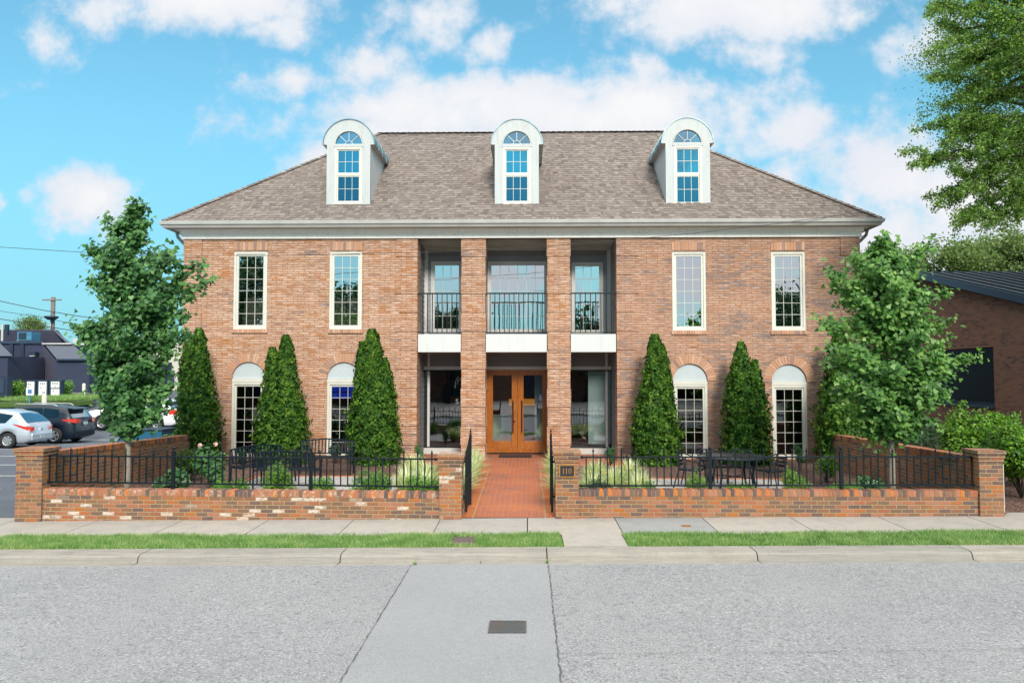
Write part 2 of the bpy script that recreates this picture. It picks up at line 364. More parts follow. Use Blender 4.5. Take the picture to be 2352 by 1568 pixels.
def paint(name, c, metal=.3, coat=1.):
    t = mat(name); t.b.inputs['Base Color'].default_value = (*c, 1); t.b.inputs['Metallic'].default_value = metal
    t.b.inputs['Roughness'].default_value = .35; t.b.inputs['Coat Weight'].default_value = coat; t.b.inputs['Coat Roughness'].default_value = .05
paint('paint_silver', (.55, .60, .66), .5); paint('paint_navy', (.002, .008, .02), 0., .15); paint('paint_white', (.78, .79, .80), 0.); paint('paint_blue', (.02, .06, .18), .2)
paint('lamp_red', (.55, .03, .015), 0.); paint('lamp_clear', (.7, .7, .7), .2)
simple('plate_face', (.45, .58, .55), .5, .1, 20)
t = mat('warm_glow'); t.b.inputs['Base Color'].default_value = (.8, .35, .08, 1); t.b.inputs['Emission Color'].default_value = (1, .35, .05, 1); t.b.inputs['Emission Strength'].default_value = .25

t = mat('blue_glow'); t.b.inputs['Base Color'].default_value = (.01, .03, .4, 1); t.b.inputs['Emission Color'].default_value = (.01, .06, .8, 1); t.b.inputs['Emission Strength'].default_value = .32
# ------------------------------------------------------------------ object helpers
def tag(o, label=None, cat=None, group=None, kind=None):
    if label: o['label'] = label
    if cat: o['category'] = cat
    if group: o['group'] = group
    if kind: o['kind'] = kind
    return o
def thing(name, label, cat, loc=(0, 0, 0), rz=0, group=None):
    o = bpy.data.objects.new(name, None); COL.objects.link(o); o.location = loc; o.rotation_euler = (0, 0, rz)
    o.empty_display_size = .2
    return tag(o, label, cat, group)

def box_uv(V, faces):
    uv = []
    for f in faces:
        a, b, c = V[f[0]], V[f[1]], V[f[2]]
        n = np.cross(np.subtract(b, a), np.subtract(c, a)); n = np.abs(n)
        k = 1 if (n[1] >= n[0] and n[1] >= n[2]*.9) else (0 if n[0] >= n[2] else 2)
        for i in f:
            x, y, z = V[i]
            uv.append((x, z) if k == 1 else ((y, z) if k == 0 else (x, y)))
    return uv

class MB:
    def __init__(s): s.v = []; s.f = []; s.r = []; s.uv = None; s._r = 0.
    def face(s, pts):
        i = len(s.v); s.v += [tuple(p) for p in pts]; s.f.append(tuple(range(i, i+len(pts)))); s.r.append(s._r)
    def add(s, vs, fs):
        i = len(s.v); s.v += [tuple(p) for p in vs]
        for f in fs: s.f.append(tuple(i+k for k in f)); s.r.append(s._r)
    def box(s, x0, x1, y0, y1, z0, z1, rnd=None):
        if rnd is not None: s._r = rnd
        s.add([(x0,y0,z0),(x1,y0,z0),(x1,y1,z0),(x0,y1,z0),(x0,y0,z1),(x1,y0,z1),(x1,y1,z1),(x0,y1,z1)],
              [(0,1,5,4),(1,2,6,5),(2,3,7,6),(3,0,4,7),(4,5,6,7),(3,2,1,0)])
    def obox(s, c, ax, ay, az, rnd=None):   # oriented box: centre and three half vectors
        if rnd is not None: s._r = rnd
        c, ax, ay, az = map(Vector, (c, ax, ay, az)); vs = []
        for k in (-1, 1):
            for (i, j) in ((-1,-1),(1,-1),(1,1),(-1,1)): vs.append(c+ax*i+ay*j+az*k)
        s.add(vs, [(0,1,5,4),(1,2,6,5),(2,3,7,6),(3,0,4,7),(4,5,6,7),(3,2,1,0)])
    def tube(s, pts, rad, seg=6, cap=True):
        pts = [Vector(p) for p in pts]; n = len(pts)
        if not hasattr(rad, '__len__'): rad = [rad]*n
        rings = []; prev = None
        for i, p in enumerate(pts):
            d = (pts[min(i+1, n-1)]-pts[max(i-1, 0)]);
            d = d.normalized() if d.length > 1e-9 else Vector((0, 0, 1))
            a = prev - d*prev.dot(d) if prev is not None else d.cross(Vector((0, 0, 1)) if abs(d.z) < .9 else Vector((1, 0, 0)))
            a.normalize(); b = d.cross(a); prev = a
            rings.append([p+(a*math.cos(2*math.pi*k/seg)+b*math.sin(2*math.pi*k/seg))*rad[i] for k in range(seg)])
        vs = [q for r in rings for q in r]; fs = []
        for i in range(n-1):
            for k in range(seg):
                k2 = (k+1) % seg; fs.append((i*seg+k, i*seg+k2, (i+1)*seg+k2, (i+1)*seg+k))
        if cap: fs.append(tuple(range(seg-1, -1, -1))); fs.append(tuple((n-1)*seg+k for k in range(seg)))
        s.add(vs, fs)
    def lathe(s, c, prof, seg=12):
        cx, cy, cz = c; vs = []; fs = []
        for (r, z) in prof:
            for k in range(seg): a = 2*math.pi*k/seg; vs.append((cx+r*math.cos(a), cy+r*math.sin(a), cz+z))
        for i in range(len(prof)-1):
            for k in range(seg): k2 = (k+1) % seg; fs.append((i*seg+k, i*seg+k2, (i+1)*seg+k2, (i+1)*seg+k))
        s.add(vs, fs)
    def build(s, name, material, parent=None, world=False, smooth=False, bevel=0):
        me = bpy.data.meshes.new(name)
        V = s.v
        uv = s.uv if s.uv is not None else box_uv(V, s.f)
        if parent is not None and world:
            l = parent.location
            q = parent
            off = Vector(l)
            while q.parent: q = q.parent; off += q.location
            V = [(x-off.x, y-off.y, z-off.z) for x, y, z in V]
        me.from_pydata(V, [], s.f)
        ul = me.uv_layers.new(name='UVMap'); ul.data.foreach_set('uv', np.array(uv, dtype=np.float32).ravel())
        at = me.attributes.new('rnd', 'FLOAT', 'FACE'); at.data.foreach_set('value', np.array(s.r, dtype=np.float32))
        me.materials.append(MAT[material] if isinstance(material, str) else material)
        if smooth: me.polygons.foreach_set('use_smooth', [True]*len(s.f))
        me.update()
        o = bpy.data.objects.new(name, me); COL.objects.link(o)
        if parent is not None: o.parent = parent
        if bevel:
            b = o.modifiers.new('bevel', 'BEVEL'); b.width = bevel; b.segments = 2; b.limit_method = 'ANGLE'
        return o
def copytree(o, parent=None):
    c = o.copy(); COL.objects.link(c); c.parent = parent
    for ch in list(o.children): copytree(ch, c)
    return c

# leaves: one polygon each, oriented by a normal with random spin
FAN = np.array([(0, -.45), (.52, .18), (.36, .47), (0, .38), (-.36, .47), (-.52, .18)])
OVAL = np.array([(0, -.5), (.26, -.1), (.2, .3), (0, .5), (-.2, .3), (-.26, -.1)])
SLIM = np.array([(0, -.5), (.13, 0), (0, .5), (-.13, 0)])
RHOM = np.array([(0, -.5), (.34, 0), (0, .5), (-.34, 0)])
def leaves(name, pos, nrm, size, shape, material, parent=None, off=(0, 0, 0), rnd=None, axis=None, extra=None):
    pos = np.asarray(pos, float) - np.asarray(off); n = len(pos); k = len(shape)
    nrm = nrm/np.maximum(np.linalg.norm(nrm, axis=1, keepdims=True), 1e-9)
    h = rng.normal(size=(n, 3)) if axis is None else axis
    t = h - nrm*np.sum(h*nrm, axis=1, keepdims=True); t /= np.maximum(np.linalg.norm(t, axis=1, keepdims=True), 1e-9)
    b = np.cross(nrm, t); size = np.broadcast_to(size, (n,))
    P = pos[:, None, :] + size[:, None, None]*(shape[None, :, 0, None]*b[:, None, :] + shape[None, :, 1, None]*t[:, None, :])
    # slight cup so leaves are not perfectly flat
    P += (size[:, None, None]*(np.abs(shape[:, 0])**1.0*.22)[None, :, None])*nrm[:, None, :]
    V = P.reshape(-1, 3); nl = n*k
    me = bpy.data.meshes.new(name); me.vertices.add(nl); me.vertices.foreach_set('co', V.astype(np.float32).ravel())
    me.loops.add(nl); me.loops.foreach_set('vertex_index', np.arange(nl, dtype=np.int32))
    me.polygons.add(n); me.polygons.foreach_set('loop_start', np.arange(0, nl, k, dtype=np.int32))
    me.update(calc_edges=True); me.validate()
    r = rng.random(n) if rnd is None else rnd
    at = me.attributes.new('rnd', 'FLOAT', 'FACE'); at.data.foreach_set('value', np.asarray(r, dtype=np.float32))
    me.materials.append(MAT[material])
    o = bpy.data.objects.new(name, me); COL.objects.link(o)
    if parent is not None: o.parent = parent
    return o
def gauss(n, s): return rng.normal(size=(n, 3))*s

# ------------------------------------------------------------------ ground, road, pavement
def gs(x): return .009*max(-14, min(x, 20))
def sheet(name, mt, pts, thick=.0, kind='structure'):
    mb = MB(); mb.face(pts); o = mb.build(name, mt); return tag(o, kind=kind)
def strip(name, mt, x0, x1, prof, dx=2.0, kind='structure', rf=None):
    """prof: list of (y, z) swept along x following the street's gentle climb"""
    mb = MB(); n = max(1, int(round((x1-x0)/dx)))
    for i in range(n):
        a = x0+(x1-x0)*i/n; b = x0+(x1-x0)*(i+1)/n
        if rf: mb._r = rf(i)
        for (y0, z0), (y1, z1) in zip(prof[:-1], prof[1:]):
            mb.face([(a, y0, z0+gs(a)), (b, y0, z0+gs(b)), (b, y1, z1+gs(b)), (a, y1, z1+gs(a))])
    return tag(mb.build(name, mt), kind=kind)
g = MB(); g.face([(-900, -900, -1.2), (900, -900, -1.2), (900, 1500, -1.2), (-900, 1500, -1.2)]); tag(g.build('ground', 'far_ground'), kind='structure')
RZ = -.10
strip('road', 'asphalt_old', -70, 70, [(-3.2, -.1), (3.6, RZ-.01), (10.46, RZ)])
strip('road_patch', 'road_concrete', -1.56, .275, [(-3.15, -.094), (3.6, RZ-.005), (10.45, RZ+.005)], dx=.6)
# joints and cracks in the road surface
def crack(name, pts, wd=.012, z=RZ+.010, jit=.012):
    mb = MB(); q = []
    for (a, b) in zip(pts[:-1], pts[1:]):
        n = max(2, int(math.dist(a, b)/.06))
        for i in range(n): q.append((a[0]+(b[0]-a[0])*i/n, a[1]+(b[1]-a[1])*i/n))
    q.append(pts[-1]); q = [(x+random.uniform(-jit, jit), y+random.uniform(-jit, jit), wd*random.uniform(.3, 1.3)) for x, y in q]
    for (x0, y0, w0), (x1, y1, w1) in zip(q[:-1], q[1:]):
        d = Vector((x1-x0, y1-y0)); d.normalize() if d.length else None; p = Vector((-d.y, d.x))
        mb.face([(x0-p.x*w0/2, y0-p.y*w0/2, z+gs(x0)), (x1-p.x*w1/2, y1-p.y*w1/2, z+gs(x1)), (x1+p.x*w1/2, y1+p.y*w1/2, z+gs(x1)), (x0+p.x*w0/2, y0+p.y*w0/2, z+gs(x0))])
    return tag(mb.build(name, 'crack_tar'), kind='structure')
simple('crack_tar', (.085, .085, .085), .9, .2, 20)
crack('road_joint', [(-1.57, 10.4), (-1.57, 0)], .010, jit=.006)
crack('road_joint', [(.28, 10.4), (.285, 0)], .011, jit=.012)
crack('road_crack', [(.3, 7.1), (2.2, 7.12), (4.5, 7.2), (7, 7.1)], .006)
strip('far_pavement', 'concrete', -70, 70, [(-3.2, -.1), (-3.22, .03), (-5.0, .04), (-40, .2)])
# gutter pan and kerb built from cast lengths
kx = [-30, -24, -18, -12, -8.3, -5.42, -2.59, .27, 3.15, 6.06, 8.9, 11.8, 16, 22, 30, 45]
mb = MB()
for a, b in zip(kx[:-1], kx[1:]):
    a += .008; b -= .008; mb._r = random.random()
    prof = [(10.40, RZ-.02), (10.43, RZ+.003), (10.60, RZ-.004), (10.612, -.075), (10.628, -.032), (10.66, -.008), (10.72, .001), (11.03, .002), (11.03, -.2)]
    n = 6
    for i in range(n):
        x0 = a+(b-a)*i/n; x1 = a+(b-a)*(i+1)/n
        for (y0, z0), (y1, z1) in zip(prof[:-1], prof[1:]):
            mb.face([(x0, y0, z0+gs(x0)), (x1, y0, z0+gs(x1)), (x1, y1, z1+gs(x1)), (x0, y1, z1+gs(x0))])
    for x in (a, b): mb.face([(x, y, z+gs(x)) for y, z in prof[:-1]]+[(x, 11.03, -.25)])
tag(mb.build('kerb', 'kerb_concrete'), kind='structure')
strip('kerb_joint_base', 'soil', -30, 45, [(10.3, -.16), (11.2, -.14)])
crack('kerb_crack', [(-.63, 10.44), (-.64, 10.60)], .014)
# sidewalk slabs
mb = MB()
k = -28
while k < 40:
    a = 1.48*k+.008; b = 1.48*(k+1)-.008; mb._r = .95 if k == 1 else random.uniform(0, .35)
    mb.add([(a,11.91,gs(a)),(b,11.91,gs(b)),(b,13.4,.022+gs(b)),(a,13.4,.022+gs(a)),(a,11.91,-.1+gs(a)),(b,11.91,-.1+gs(b)),(b,13.4,-.1+gs(b)),(a,13.4,-.1+gs(a))],
           [(0,1,2,3),(4,5,1,0),(5,6,2,1),(7,4,0,3)])
    k += 1
tag(mb.build('sidewalk', 'slab'), kind='structure')
mb = MB(); mb._r = .1
a, b = .53, 1.44; mb.add([(a,11.04,gs(a)+.002),(b,11.04,gs(b)+.002),(b,11.9,gs(b)+.002),(a,11.9,gs(a)+.002)], [(0,1,2,3)])
tag(mb.build('sidewalk_stub', 'slab'), kind='structure')
strip('verge_soil', 'lawn_base', -30, 45, [(11.02, -.02), (11.93, -.012)])
# lawn blades on the verge
def blades(name, n, xr, yr, hr, skip, zf, lean=.5, width=.006, mt='blade', dens=None):
    x = rng.uniform(*xr, n); y = rng.uniform(*yr, n)
    keep = np.ones(n, bool)
    for (a, b, c, d) in skip: keep &= ~((x > a) & (x < b) & (y > c) & (y < d))
    patch = np.sin(x*3.1+np.sin(y*5)*1.3)*.22+np.sin(x*.9+1.3)*.25+np.sin(x*11+y*17)*.12
    keep &= ((y > yr[0]+.05+.035*np.sin(x*9)+.02*np.sin(x*23)) & (y < yr[1]-.05+.03*np.sin(x*7+2)+.02*np.sin(x*31))) | (rng.random(n) < .25)
    keep &= rng.random(n) < .74+patch*.8
    x = x[keep]; y = y[keep]; n = len(x); patch = patch[keep]
    h = rng.uniform(*hr, n)*(1+patch*.35); a = rng.uniform(0, 2*np.pi, n); l = rng.uniform(.1, lean, n)*h; ph = rng.uniform(0, 2*np.pi, n)
    z = zf(x)
    dx = np.cos(ph)*width; dy = np.sin(ph)*width
    b0 = np.stack([x-dx, y-dy, z], 1); b1 = np.stack([x+dx, y+dy, z], 1)
    tp = np.stack([x+np.cos(a)*l, y+np.sin(a)*l, z+h], 1)
    V = np.stack([b0, b1, tp], 1).reshape(-1, 3)
    me = bpy.data.meshes.new(name); me.vertices.add(n*3); me.vertices.foreach_set('co', V.astype(np.float32).ravel())
    me.loops.add(n*3); me.loops.foreach_set('vertex_index', np.arange(n*3, dtype=np.int32))
    me.polygons.add(n); me.polygons.foreach_set('loop_start', np.arange(0, n*3, 3, dtype=np.int32)); me.update(calc_edges=True)
    at = me.attributes.new('rnd', 'FLOAT', 'FACE'); at.data.foreach_set('value', np.clip(rng.random(n)*.8+patch*.25+.1, 0, 1).astype(np.float32))
    me.materials.append(MAT[mt]); o = bpy.data.objects.new(name, me); COL.objects.link(o); return tag(o, kind='stuff')
gsv = lambda x: .009*np.clip(x, -14, 20)-.018
blades('grass_verge', 110000, (-8.2, 9.5), (10.99, 12.0), (.030, .080), [(.50, 1.46, 10, 13), (-1.12, -.78, 11.15, 11.75)], gsv, .9)
blades('grass_verge_end', 14000, (9.5, 16), (11.04, 11.9), (.03, .07), [], gsv, .9)
for o in COL.objects:
    if o.name.startswith('grass_verge'): tag(o, 'short green grass strip between the kerb and the pavement', 'grass')
# the garden floor
GX0, GX1 = -8.75, 8.15
def gz(y): return .115+(y-13.3)*.012
def gsheet(name, mt, x0, x1, y0, y1, dz=0.):
    mb = MB(); mb.face([(x0,y0,gz(y0)+dz),(x1,y0,gz(y0)+dz),(x1,y1,gz(y1)+dz),(x0,y1,gz(y1)+dz)]); return tag(mb.build(name, mt), kind='structure')
gsheet('garden_bed', 'mulch', GX0, -1.2, 13.2, 20.6); gsheet('garden_bed', 'mulch', .54, GX1, 13.2, 20.6)
gsheet('patio', 'paver', -6.05, -2.6, 13.4, 17.25, .012); gsheet('patio', 'paver', 2.1, 5.5, 13.4, 17.0, .012)
mb = MB()
for (x0, x1, y1) in ((-6.05, -2.6, 17.25), (2.1, 5.5, 17.0)):
    for (a, b, c, d) in ((x0-.1, x0, 13.4, y1+.1), (x1, x1+.1, 13.4, y1+.1), (x0, x1, y1, y1+.1)):
        mb.box(a, b, c, d, .05, gz(d)+.02)
tag(mb.build('patio_edging', 'path_brick_side'), kind='structure')
# brick path: ramp from the pavement to the door
mb = MB(); px0, px1 = -1.22, .56; pe0, pe1 = -.92, .30
mb.face([(pe0,13.15,.026),(pe1,13.15,.026),(pe1,19.2,.185),(pe0,19.2,.185)]); tag(mb.build('brick_path', 'path_brick'), kind='structure')
mb = MB()
mb.face([(px0,13.15,.022),(pe0-.02,13.15,.022),(pe0-.02,19.2,.183),(px0,19.2,.183)]); mb.face([(pe1+.02,13.15,.022),(px1,13.15,.022),(px1,19.2,.183),(pe1+.02,19.2,.183)])
tag(mb.build('brick_path_border', 'path_brick_side'), kind='structure')
mb = MB(); mb.face([(pe0-.03,13.15,.020),(pe1+.03,13.15,.020),(pe1+.03,19.2,.178),(pe0-.03,19.2,.178)]); tag(mb.build('path_joint', 'mortar'), kind='structure')
mb = MB(); mb.face([(-3.1,19.2,.186),(2.55,19.2,.186),(2.55,21.9,.218),(-3.1,21.9,.218)])
mb.uv = [(y, x) for (x, y) in [(-3.1,19.2),(2.55,19.2),(2.55,21.9),(-3.1,21.9)]]
tag(mb.build('porch_floor', 'path_brick'), kind='structure')
# parking lot at the left
LP = [(10.46, -.19), (11.6, -.15), (13, -.12), (16, -.2), (20, -.28), (30, -.4), (34, -.52), (38, -.34), (43, .15), (48, .66), (56, .85), (130, .9)]
mb = MB()
def lz(y): return float(np.interp(y, [a for a, b in LP], [b for a, b in LP]))
xs_ = [-80, -60, -40, -25, -15, GX0-.12]
for (y0, z0), (y1, z1) in zip(LP[:-1], LP[1:]):
    for xa, xb in zip(xs_[:-1], xs_[1:]):
        if y0 < 13: xa, xb = xa, min(xb, -8.95)
        if xa < xb: mb.face([(xa,y0,z0+ (.03 if y0<13 else 0)),(xb,y0,z0+(.03 if y0<13 else 0)),(xb,y1,z1+(.03 if y1<13 else 0)),(xa,y1,z1+(.03 if y1<13 else 0))])
    if y0 >= 30: mb.face([(GX0-.12,y0,z0),(14,y0,z0),(14,y1,z1),(GX0-.12,y1,z1)])
tag(mb.build('parking_lot', 'lot_asphalt'), kind='structure')
for (ya, x0, x1) in ((26.2, -24, -13.2), (29.0, -24, -14.2), (31.7, -24, -14.4), (34.6, -23, -14), (23.4, -24, -13), (20.6, -24, -13), (17.9, -22, -12.5)):
    mb = MB(); mb.face([(x0,ya,lz(ya)+.006),(x1,ya,lz(ya)+.006),(x1,ya+.1,lz(ya+.1)+.006),(x0,ya+.1,lz(ya+.1)+.006)]); tag(mb.build('parking_line', 'line_paint'), kind='structure')
gsheet('side_bed', 'mulch', 8.2, 30, 13.35, 34, -.03)

# ------------------------------------------------------------------ garden walls and piers
def brick_row(mb, a, b, hv, n, top, h, inset=.0):
    """row of upright bricks from a to b (points), hv = half thickness vector"""
    a = Vector(a); b = Vector(b); d = (b-a)/n; u = d.normalized()
    for i in range(n):
        c = a+d*(i+.5)+Vector((0, 0, top-h/2+random.uniform(-.002, .002)))
        mb.obox(c, u*(d.length/2-.005), Vector(hv)*(1+random.uniform(-.012, .012)), Vector((0, 0, h/2)), random.random())
def garden_wall(name, label, a, b, zb, zt, body, loose, th=.11):
    (ax, ay), (bx, by) = a, b
    base = Vector(((ax+bx)/2, (ay+by)/2, 0)); o = thing(name, label, 'wall', base)
    d = Vector((bx-ax, by-ay, 0)); L = d.length; d.normalize(); p = Vector((-d.y, d.x, 0))
    mb = MB(); ch = .108
    z0, z1 = zt
    vs = []
    for (x, y, z, zz) in ((ax, ay, z0-ch, zb[0]), (bx, by, z1-ch, zb[1])):
        for s in (-1, 1): vs += [(x+p.x*th*s, y+p.y*th*s, zz-.3), (x+p.x*th*s, y+p.y*th*s, z)]
    mb.add(vs, [(0,4,5,1),(2,3,7,6),(1,5,7,3),(4,6,7,5),(0,1,3,2)])
    # uv measured along the wall so that courses run level with the top
    uv = []
    for f in mb.f:
        for i in f:
            v = mb.v[i]; s = (Vector((v[0]-ax, v[1]-ay, 0))).dot(d); zt_ = z0+(z1-z0)*s/L
            uv.append((s+random.random()*0, v[2]-zt_+ch+6.77))
    mb.uv = uv; mb.build('wall', body, o, True)
    mb = MB(); n = int(L/.0735); brick_row(mb, (ax, ay, z0), (bx, by, z1), p*(th+.008), n, 0, ch); mb.build('coping', loose, o, True, bevel=.006)
    mb = MB(); mb.add([(v[0], v[1], v[2]) for v in [(ax+p.x*th*s, ay+p.y*th*s, z0-q) for s in (-1,1) for q in (ch+.002,.012)]+[(bx+p.x*th*s, by+p.y*th*s, z1-q) for s in (-1,1) for q in (ch+.002,.012)]],
                      [(0,4,5,1),(2,3,7,6),(1,5,7,3)]); mb.build('mortar_bed', 'mortar', o, True)
    return o
YF = 13.06; YW = YF+.16      # pier face, wall centre line
def wx(px, py=1120, y=YW-.11): return PX(px, py, y)
def wz(px, py, y=YW-.11): return PZ(px, py, y)
garden_wall('garden_wall', 'low weathered brick wall with whitewashed bricks left of the walkway, under black railings', (wx(92), YW), (wx(1010), YW), (-.12, -.0), (wz(100, 1122), wz(1000, 1130)), 'garden_brick_white', 'loose_brick_white')
garden_wall('garden_wall', 'low plain red brown brick wall right of the walkway, under black railings', (wx(1326), YW), (wx(2246), YW), (0, .06), (wz(1330, 1124), wz(2240, 1126)), 'garden_brick', 'loose_brick_red')
lx = wx(75)-.02; rx = wx(2262)+.02
garden_wall('garden_wall', 'taller brick side wall between the garden and the parking lot', (lx, YF+.4), (lx, 20.45), (-.1, -.1), (1.10, .93), 'garden_brick', 'loose_brick_red')
garden_wall('garden_wall', 'brick side wall at the right of the garden, in front of the hedge', (rx, YF+.4), (rx, 20.45), (0, 0), (1.06, .97), 'garden_brick', 'loose_brick_red')
def pier(label, pxl, pxr, pyt, pyb, body, y=YF, depth=.42):
    x0, x1 = PX(pxl, 1100, y), PX(pxr, 1100, y); zt = PZ((pxl+pxr)/2, pyt, y); zb = PZ((pxl+pxr)/2, pyb, y)
    o = thing('brick_pier', label, 'pier', ((x0+x1)/2, y+depth/2, zb)); c = .0677
    mb = MB(); mb.box(x0, x1, y, y+depth, zb-.2, zt-3*c-.0); mb.build('shaft', body, o, True)
    mb = MB()
    for k, e in enumerate((.045, .028, .012)):
        mb.box(x0-e, x1+e, y-e, y+depth+e, zt-(k+1)*c+.004, zt-k*c-.003)
    mb.box(x0-.004, x1+.004, y-.004, y+depth+.004, zt-3*c, zt-.01)
    mb.build('corbelled_cap', 'garden_brick' if body == 'garden_brick' else 'garden_brick_white', o, True, bevel=.008)
    return o, (x0, x1, zb, zt)
pier('red brick pier at the street corner beside the parking lot, leftmost of the four', 36, 96, 1029, 1200, 'garden_brick')
_, pA = pier('whitewashed brick gate pier left of the walkway', 1009, 1060, 1044, 1190, 'garden_brick_white')
_, pB = pier('brick gate pier right of the walkway carrying the number plaque', 1276, 1329, 1036, 1187, 'garden_brick')
_, pD = pier('sunlit pale red brick pier at the right end of the street wall, beside the shrubs', 2250, 2305, 1034, 1177, 'garden_brick')

# number plaque
xc = (pB[0]+pB[1])/2; zc = PZ(1302, 1081, YF)
o = thing('number_plaque', 'black plaque with gold rim reading 110 on the right gate pier', 'plaque', (xc, YF-.02, zc))
mb = MB(); mb.box(xc-.118, xc+.118, YF-.014, YF-.001, zc-.092, zc+.092); mb.build('plate', 'plaque_blue', o, True)
mb = MB()
for (a, b, c, d) in ((-.135,.135,.09,.105),(-.135,.135,-.105,-.09),(-.135,-.118,-.0899,.0899),(.118,.135,-.0899,.0899)): mb.box(xc+a, xc+b, YF-.022, YF-.0005, zc+c, zc+d)
mb.build('rim', 'gold', o, True)
for dx in (-.062, -.012):
    mb = MB(); x = xc+dx; y0, y1 = YF-.018, YF-.012
    mb.box(x-.0065, x+.0065, y0, y1, zc-.042, zc+.045); mb.box(x-.011, x+.011, y0-.0007, y1, zc-.047, zc-.042); mb.box(x-.013, x-.0066, y0, y1, zc+.028, zc+.034)
    mb.build('digit_one', 'gold', o, True)
mb = MB(); N = 20; x = xc+.048
for i in range(N):
    a0 = 2*math.pi*i/N; a1 = 2*math.pi*(i+1)/N
    P = lambda a, rx_, rz_, y: (x+math.cos(a)*rx_, y, zc+math.sin(a)*rz_)
    mb.face([P(a0,.026,.047,YF-.018), P(a1,.026,.047,YF-.018), P(a1,.014,.040,YF-.018), P(a0,.014,.040,YF-.018)])
    mb.face([P(a0,.026,.047,YF-.018), P(a1,.026,.047,YF-.018), P(a1,.026,.047,YF-.012), P(a0,.026,.047,YF-.012)])
mb.build('digit_zero', 'gold', o, True)

# ------------------------------------------------------------------ iron fences and gates
def fin_profile(): return [(.0085, -.01), (.016, 0), (.009, .012), (.008, .03), (.017, .045), (.018, .055), (.008, .085), (.001, .115)]
def fence(label, xa, xb, zt0, zt1, zb0, zb1, posts):
    y = YW; o = thing('iron_fence', label, 'fence', ((xa+xb)/2, y, zb0-.1))
    zf = lambda x, p, q: p+(q-p)*(x-xa)/(xb-xa)
    for nm, p, q in (('rail', zt0, zt1), ('rail', zb0, zb1)):
        mb = MB(); mb.add([(x, y+dy, zf(x, p, q)+dz) for x in (xa, xb) for dy, dz in ((-.017,-.013),(.017,-.013),(.017,.013),(-.017,.013))],
                          [(0,4,5,1),(1,5,6,2),(2,6,7,3),(3,7,4,0),(3,2,1,0),(4,5,6,7)]); mb.build(nm, 'black_metal', o, True)
    for x in (xa, xb):
        for p, q in ((zt0, zt1), (zb0, zb1)):
            mb = MB(); s = 1 if x == xa else -1
            mb.box(min(x, x+s*.07), max(x, x+s*.07), y-.024, y+.024, zf(x,p,q)-.022, zf(x,p,q)+.022); mb.build('bracket', 'black_metal', o, True, bevel=.008)
    n = int((xb-xa)/.121); st = (xb-xa)/n
    for i in range(1, n):
        x = xa+st*i
        if any(abs(x-p) < .045 for p in posts): continue
        b = zf(x, zb0, zb1)+.013; t_ = zf(x, zt0, zt1)
        mb = MB(); h = .0098
        if i % 2: mb.box(x-h, x+h, y-h, y+h, b, t_-.013)
        else:
            mb.box(x-h, x+h, y-h, y+h, b, t_-.0131); mb.box(x-h, x+h, y-h, y+h, t_+.0131, t_+.05); mb.lathe((x, y, t_+.05), fin_profile(), 8)
        mb.build('picket', 'black_metal', o, True)
    for p in posts:
        t_ = zf(p, zt0, zt1); b = zf(p, zb0, zb1)
        mb = MB(); mb.box(p-.027, p+.027, y-.027, y+.027, b-.13, t_+.085); mb.box(p-.034, p+.034, y-.034, y+.034, t_+.085, t_+.10)
        mb.box(p-.05, p+.05, y-.05, y+.05, b-.142, b-.13)
        po = mb.build('post', 'black_metal', o, True)
        mb = MB(); mb.lathe((p, y, t_+.10), [(.02, 0), (.012, .012), (.012, .02), (.024, .03), (.031, .048), (.024, .068), (.001, .08)], 12); mb.build('ball_finial', 'black_metal', po, False, smooth=True)
        fb = po.children[0]
        for v in fb.data.vertices: v.co -= Vector(o.location)
    return o
ya = YW
fence('black iron fence of spear topped pickets on the whitewashed wall left of the walkway', PX(99, 1050, ya), PX(1008, 1050, ya), PZ(120, 1046, ya), PZ(1000, 1054, ya), PZ(120, 1106, ya), PZ(1000, 1117.5, ya), [PX(398, 1080, ya), PX(714, 1080, ya)])
fence('black iron fence of spear topped pickets on the plain brick wall right of the walkway', PX(1330, 1050, ya), PX(2248, 1050, ya), PZ(1330, 1049.5, ya), PZ(2230, 1048.5, ya), PZ(1330, 1115, ya), PZ(2230, 1113, ya), [PX(1631, 1080, ya), PX(1932, 1080, ya)])
def gate(label, xh, x_end, sx):
    y0, y1 = YF+.30, YF+1.05; o = thing('iron_gate', label, 'gate', (xh, y0, .06))
    d = Vector((x_end-xh, y1-y0, 0)); zb = .13
    pt = lambda s, z: Vector((xh, y0, z))+d*s
    u = d.normalized(); p = Vector((-u.y, u.x, 0))
    top = lambda s: 1.02+.32*s**1.3
    mb = MB(); N = 8
    for z in (zb+.02, .62, ):
        mb.obox(pt(.5, z), d*.5, p*.012, (0, 0, .012))
    for i in range(N):
        a, b = pt(i/N, top(i/N)), pt((i+1)/N, top((i+1)/N)); mb.obox((a+b)/2, (b-a)*.51, p*.012, (0, 0, .013))
    mb.build('frame', 'black_metal', o, True)
    for s in (0, 1):
        mb = MB(); c = pt(s, 0); mb.box(c.x-.02, c.x+.02, c.y-.02, c.y+.02, zb-.05, top(s)+.03); mb.lathe((c.x, c.y, top(s)+.03), fin_profile(), 8); mb.build('stile', 'black_metal', o, True)
    for i in range(1, 8):
        mb = MB(); c = pt(i/8, 0); mb.box(c.x-.008, c.x+.008, c.y-.008, c.y+.008, zb+.033, top(i/8)-.014); 
        mb.lathe((c.x, c.y, top(i/8)+.012), fin_profile(), 8); mb.build('picket', 'black_metal', o, True)
    for z in (.35, .95):
        mb = MB(); mb.box(min(xh, xh+sx*.09), max(xh, xh+sx*.09), y0-.015, y0+.015, z-.02, z+.02); mb.build('hinge', 'black_metal', o, True)
gate('open black iron gate leaf left of the walkway, swung inward', pA[1]+.055, pA[1]+.075, -1)
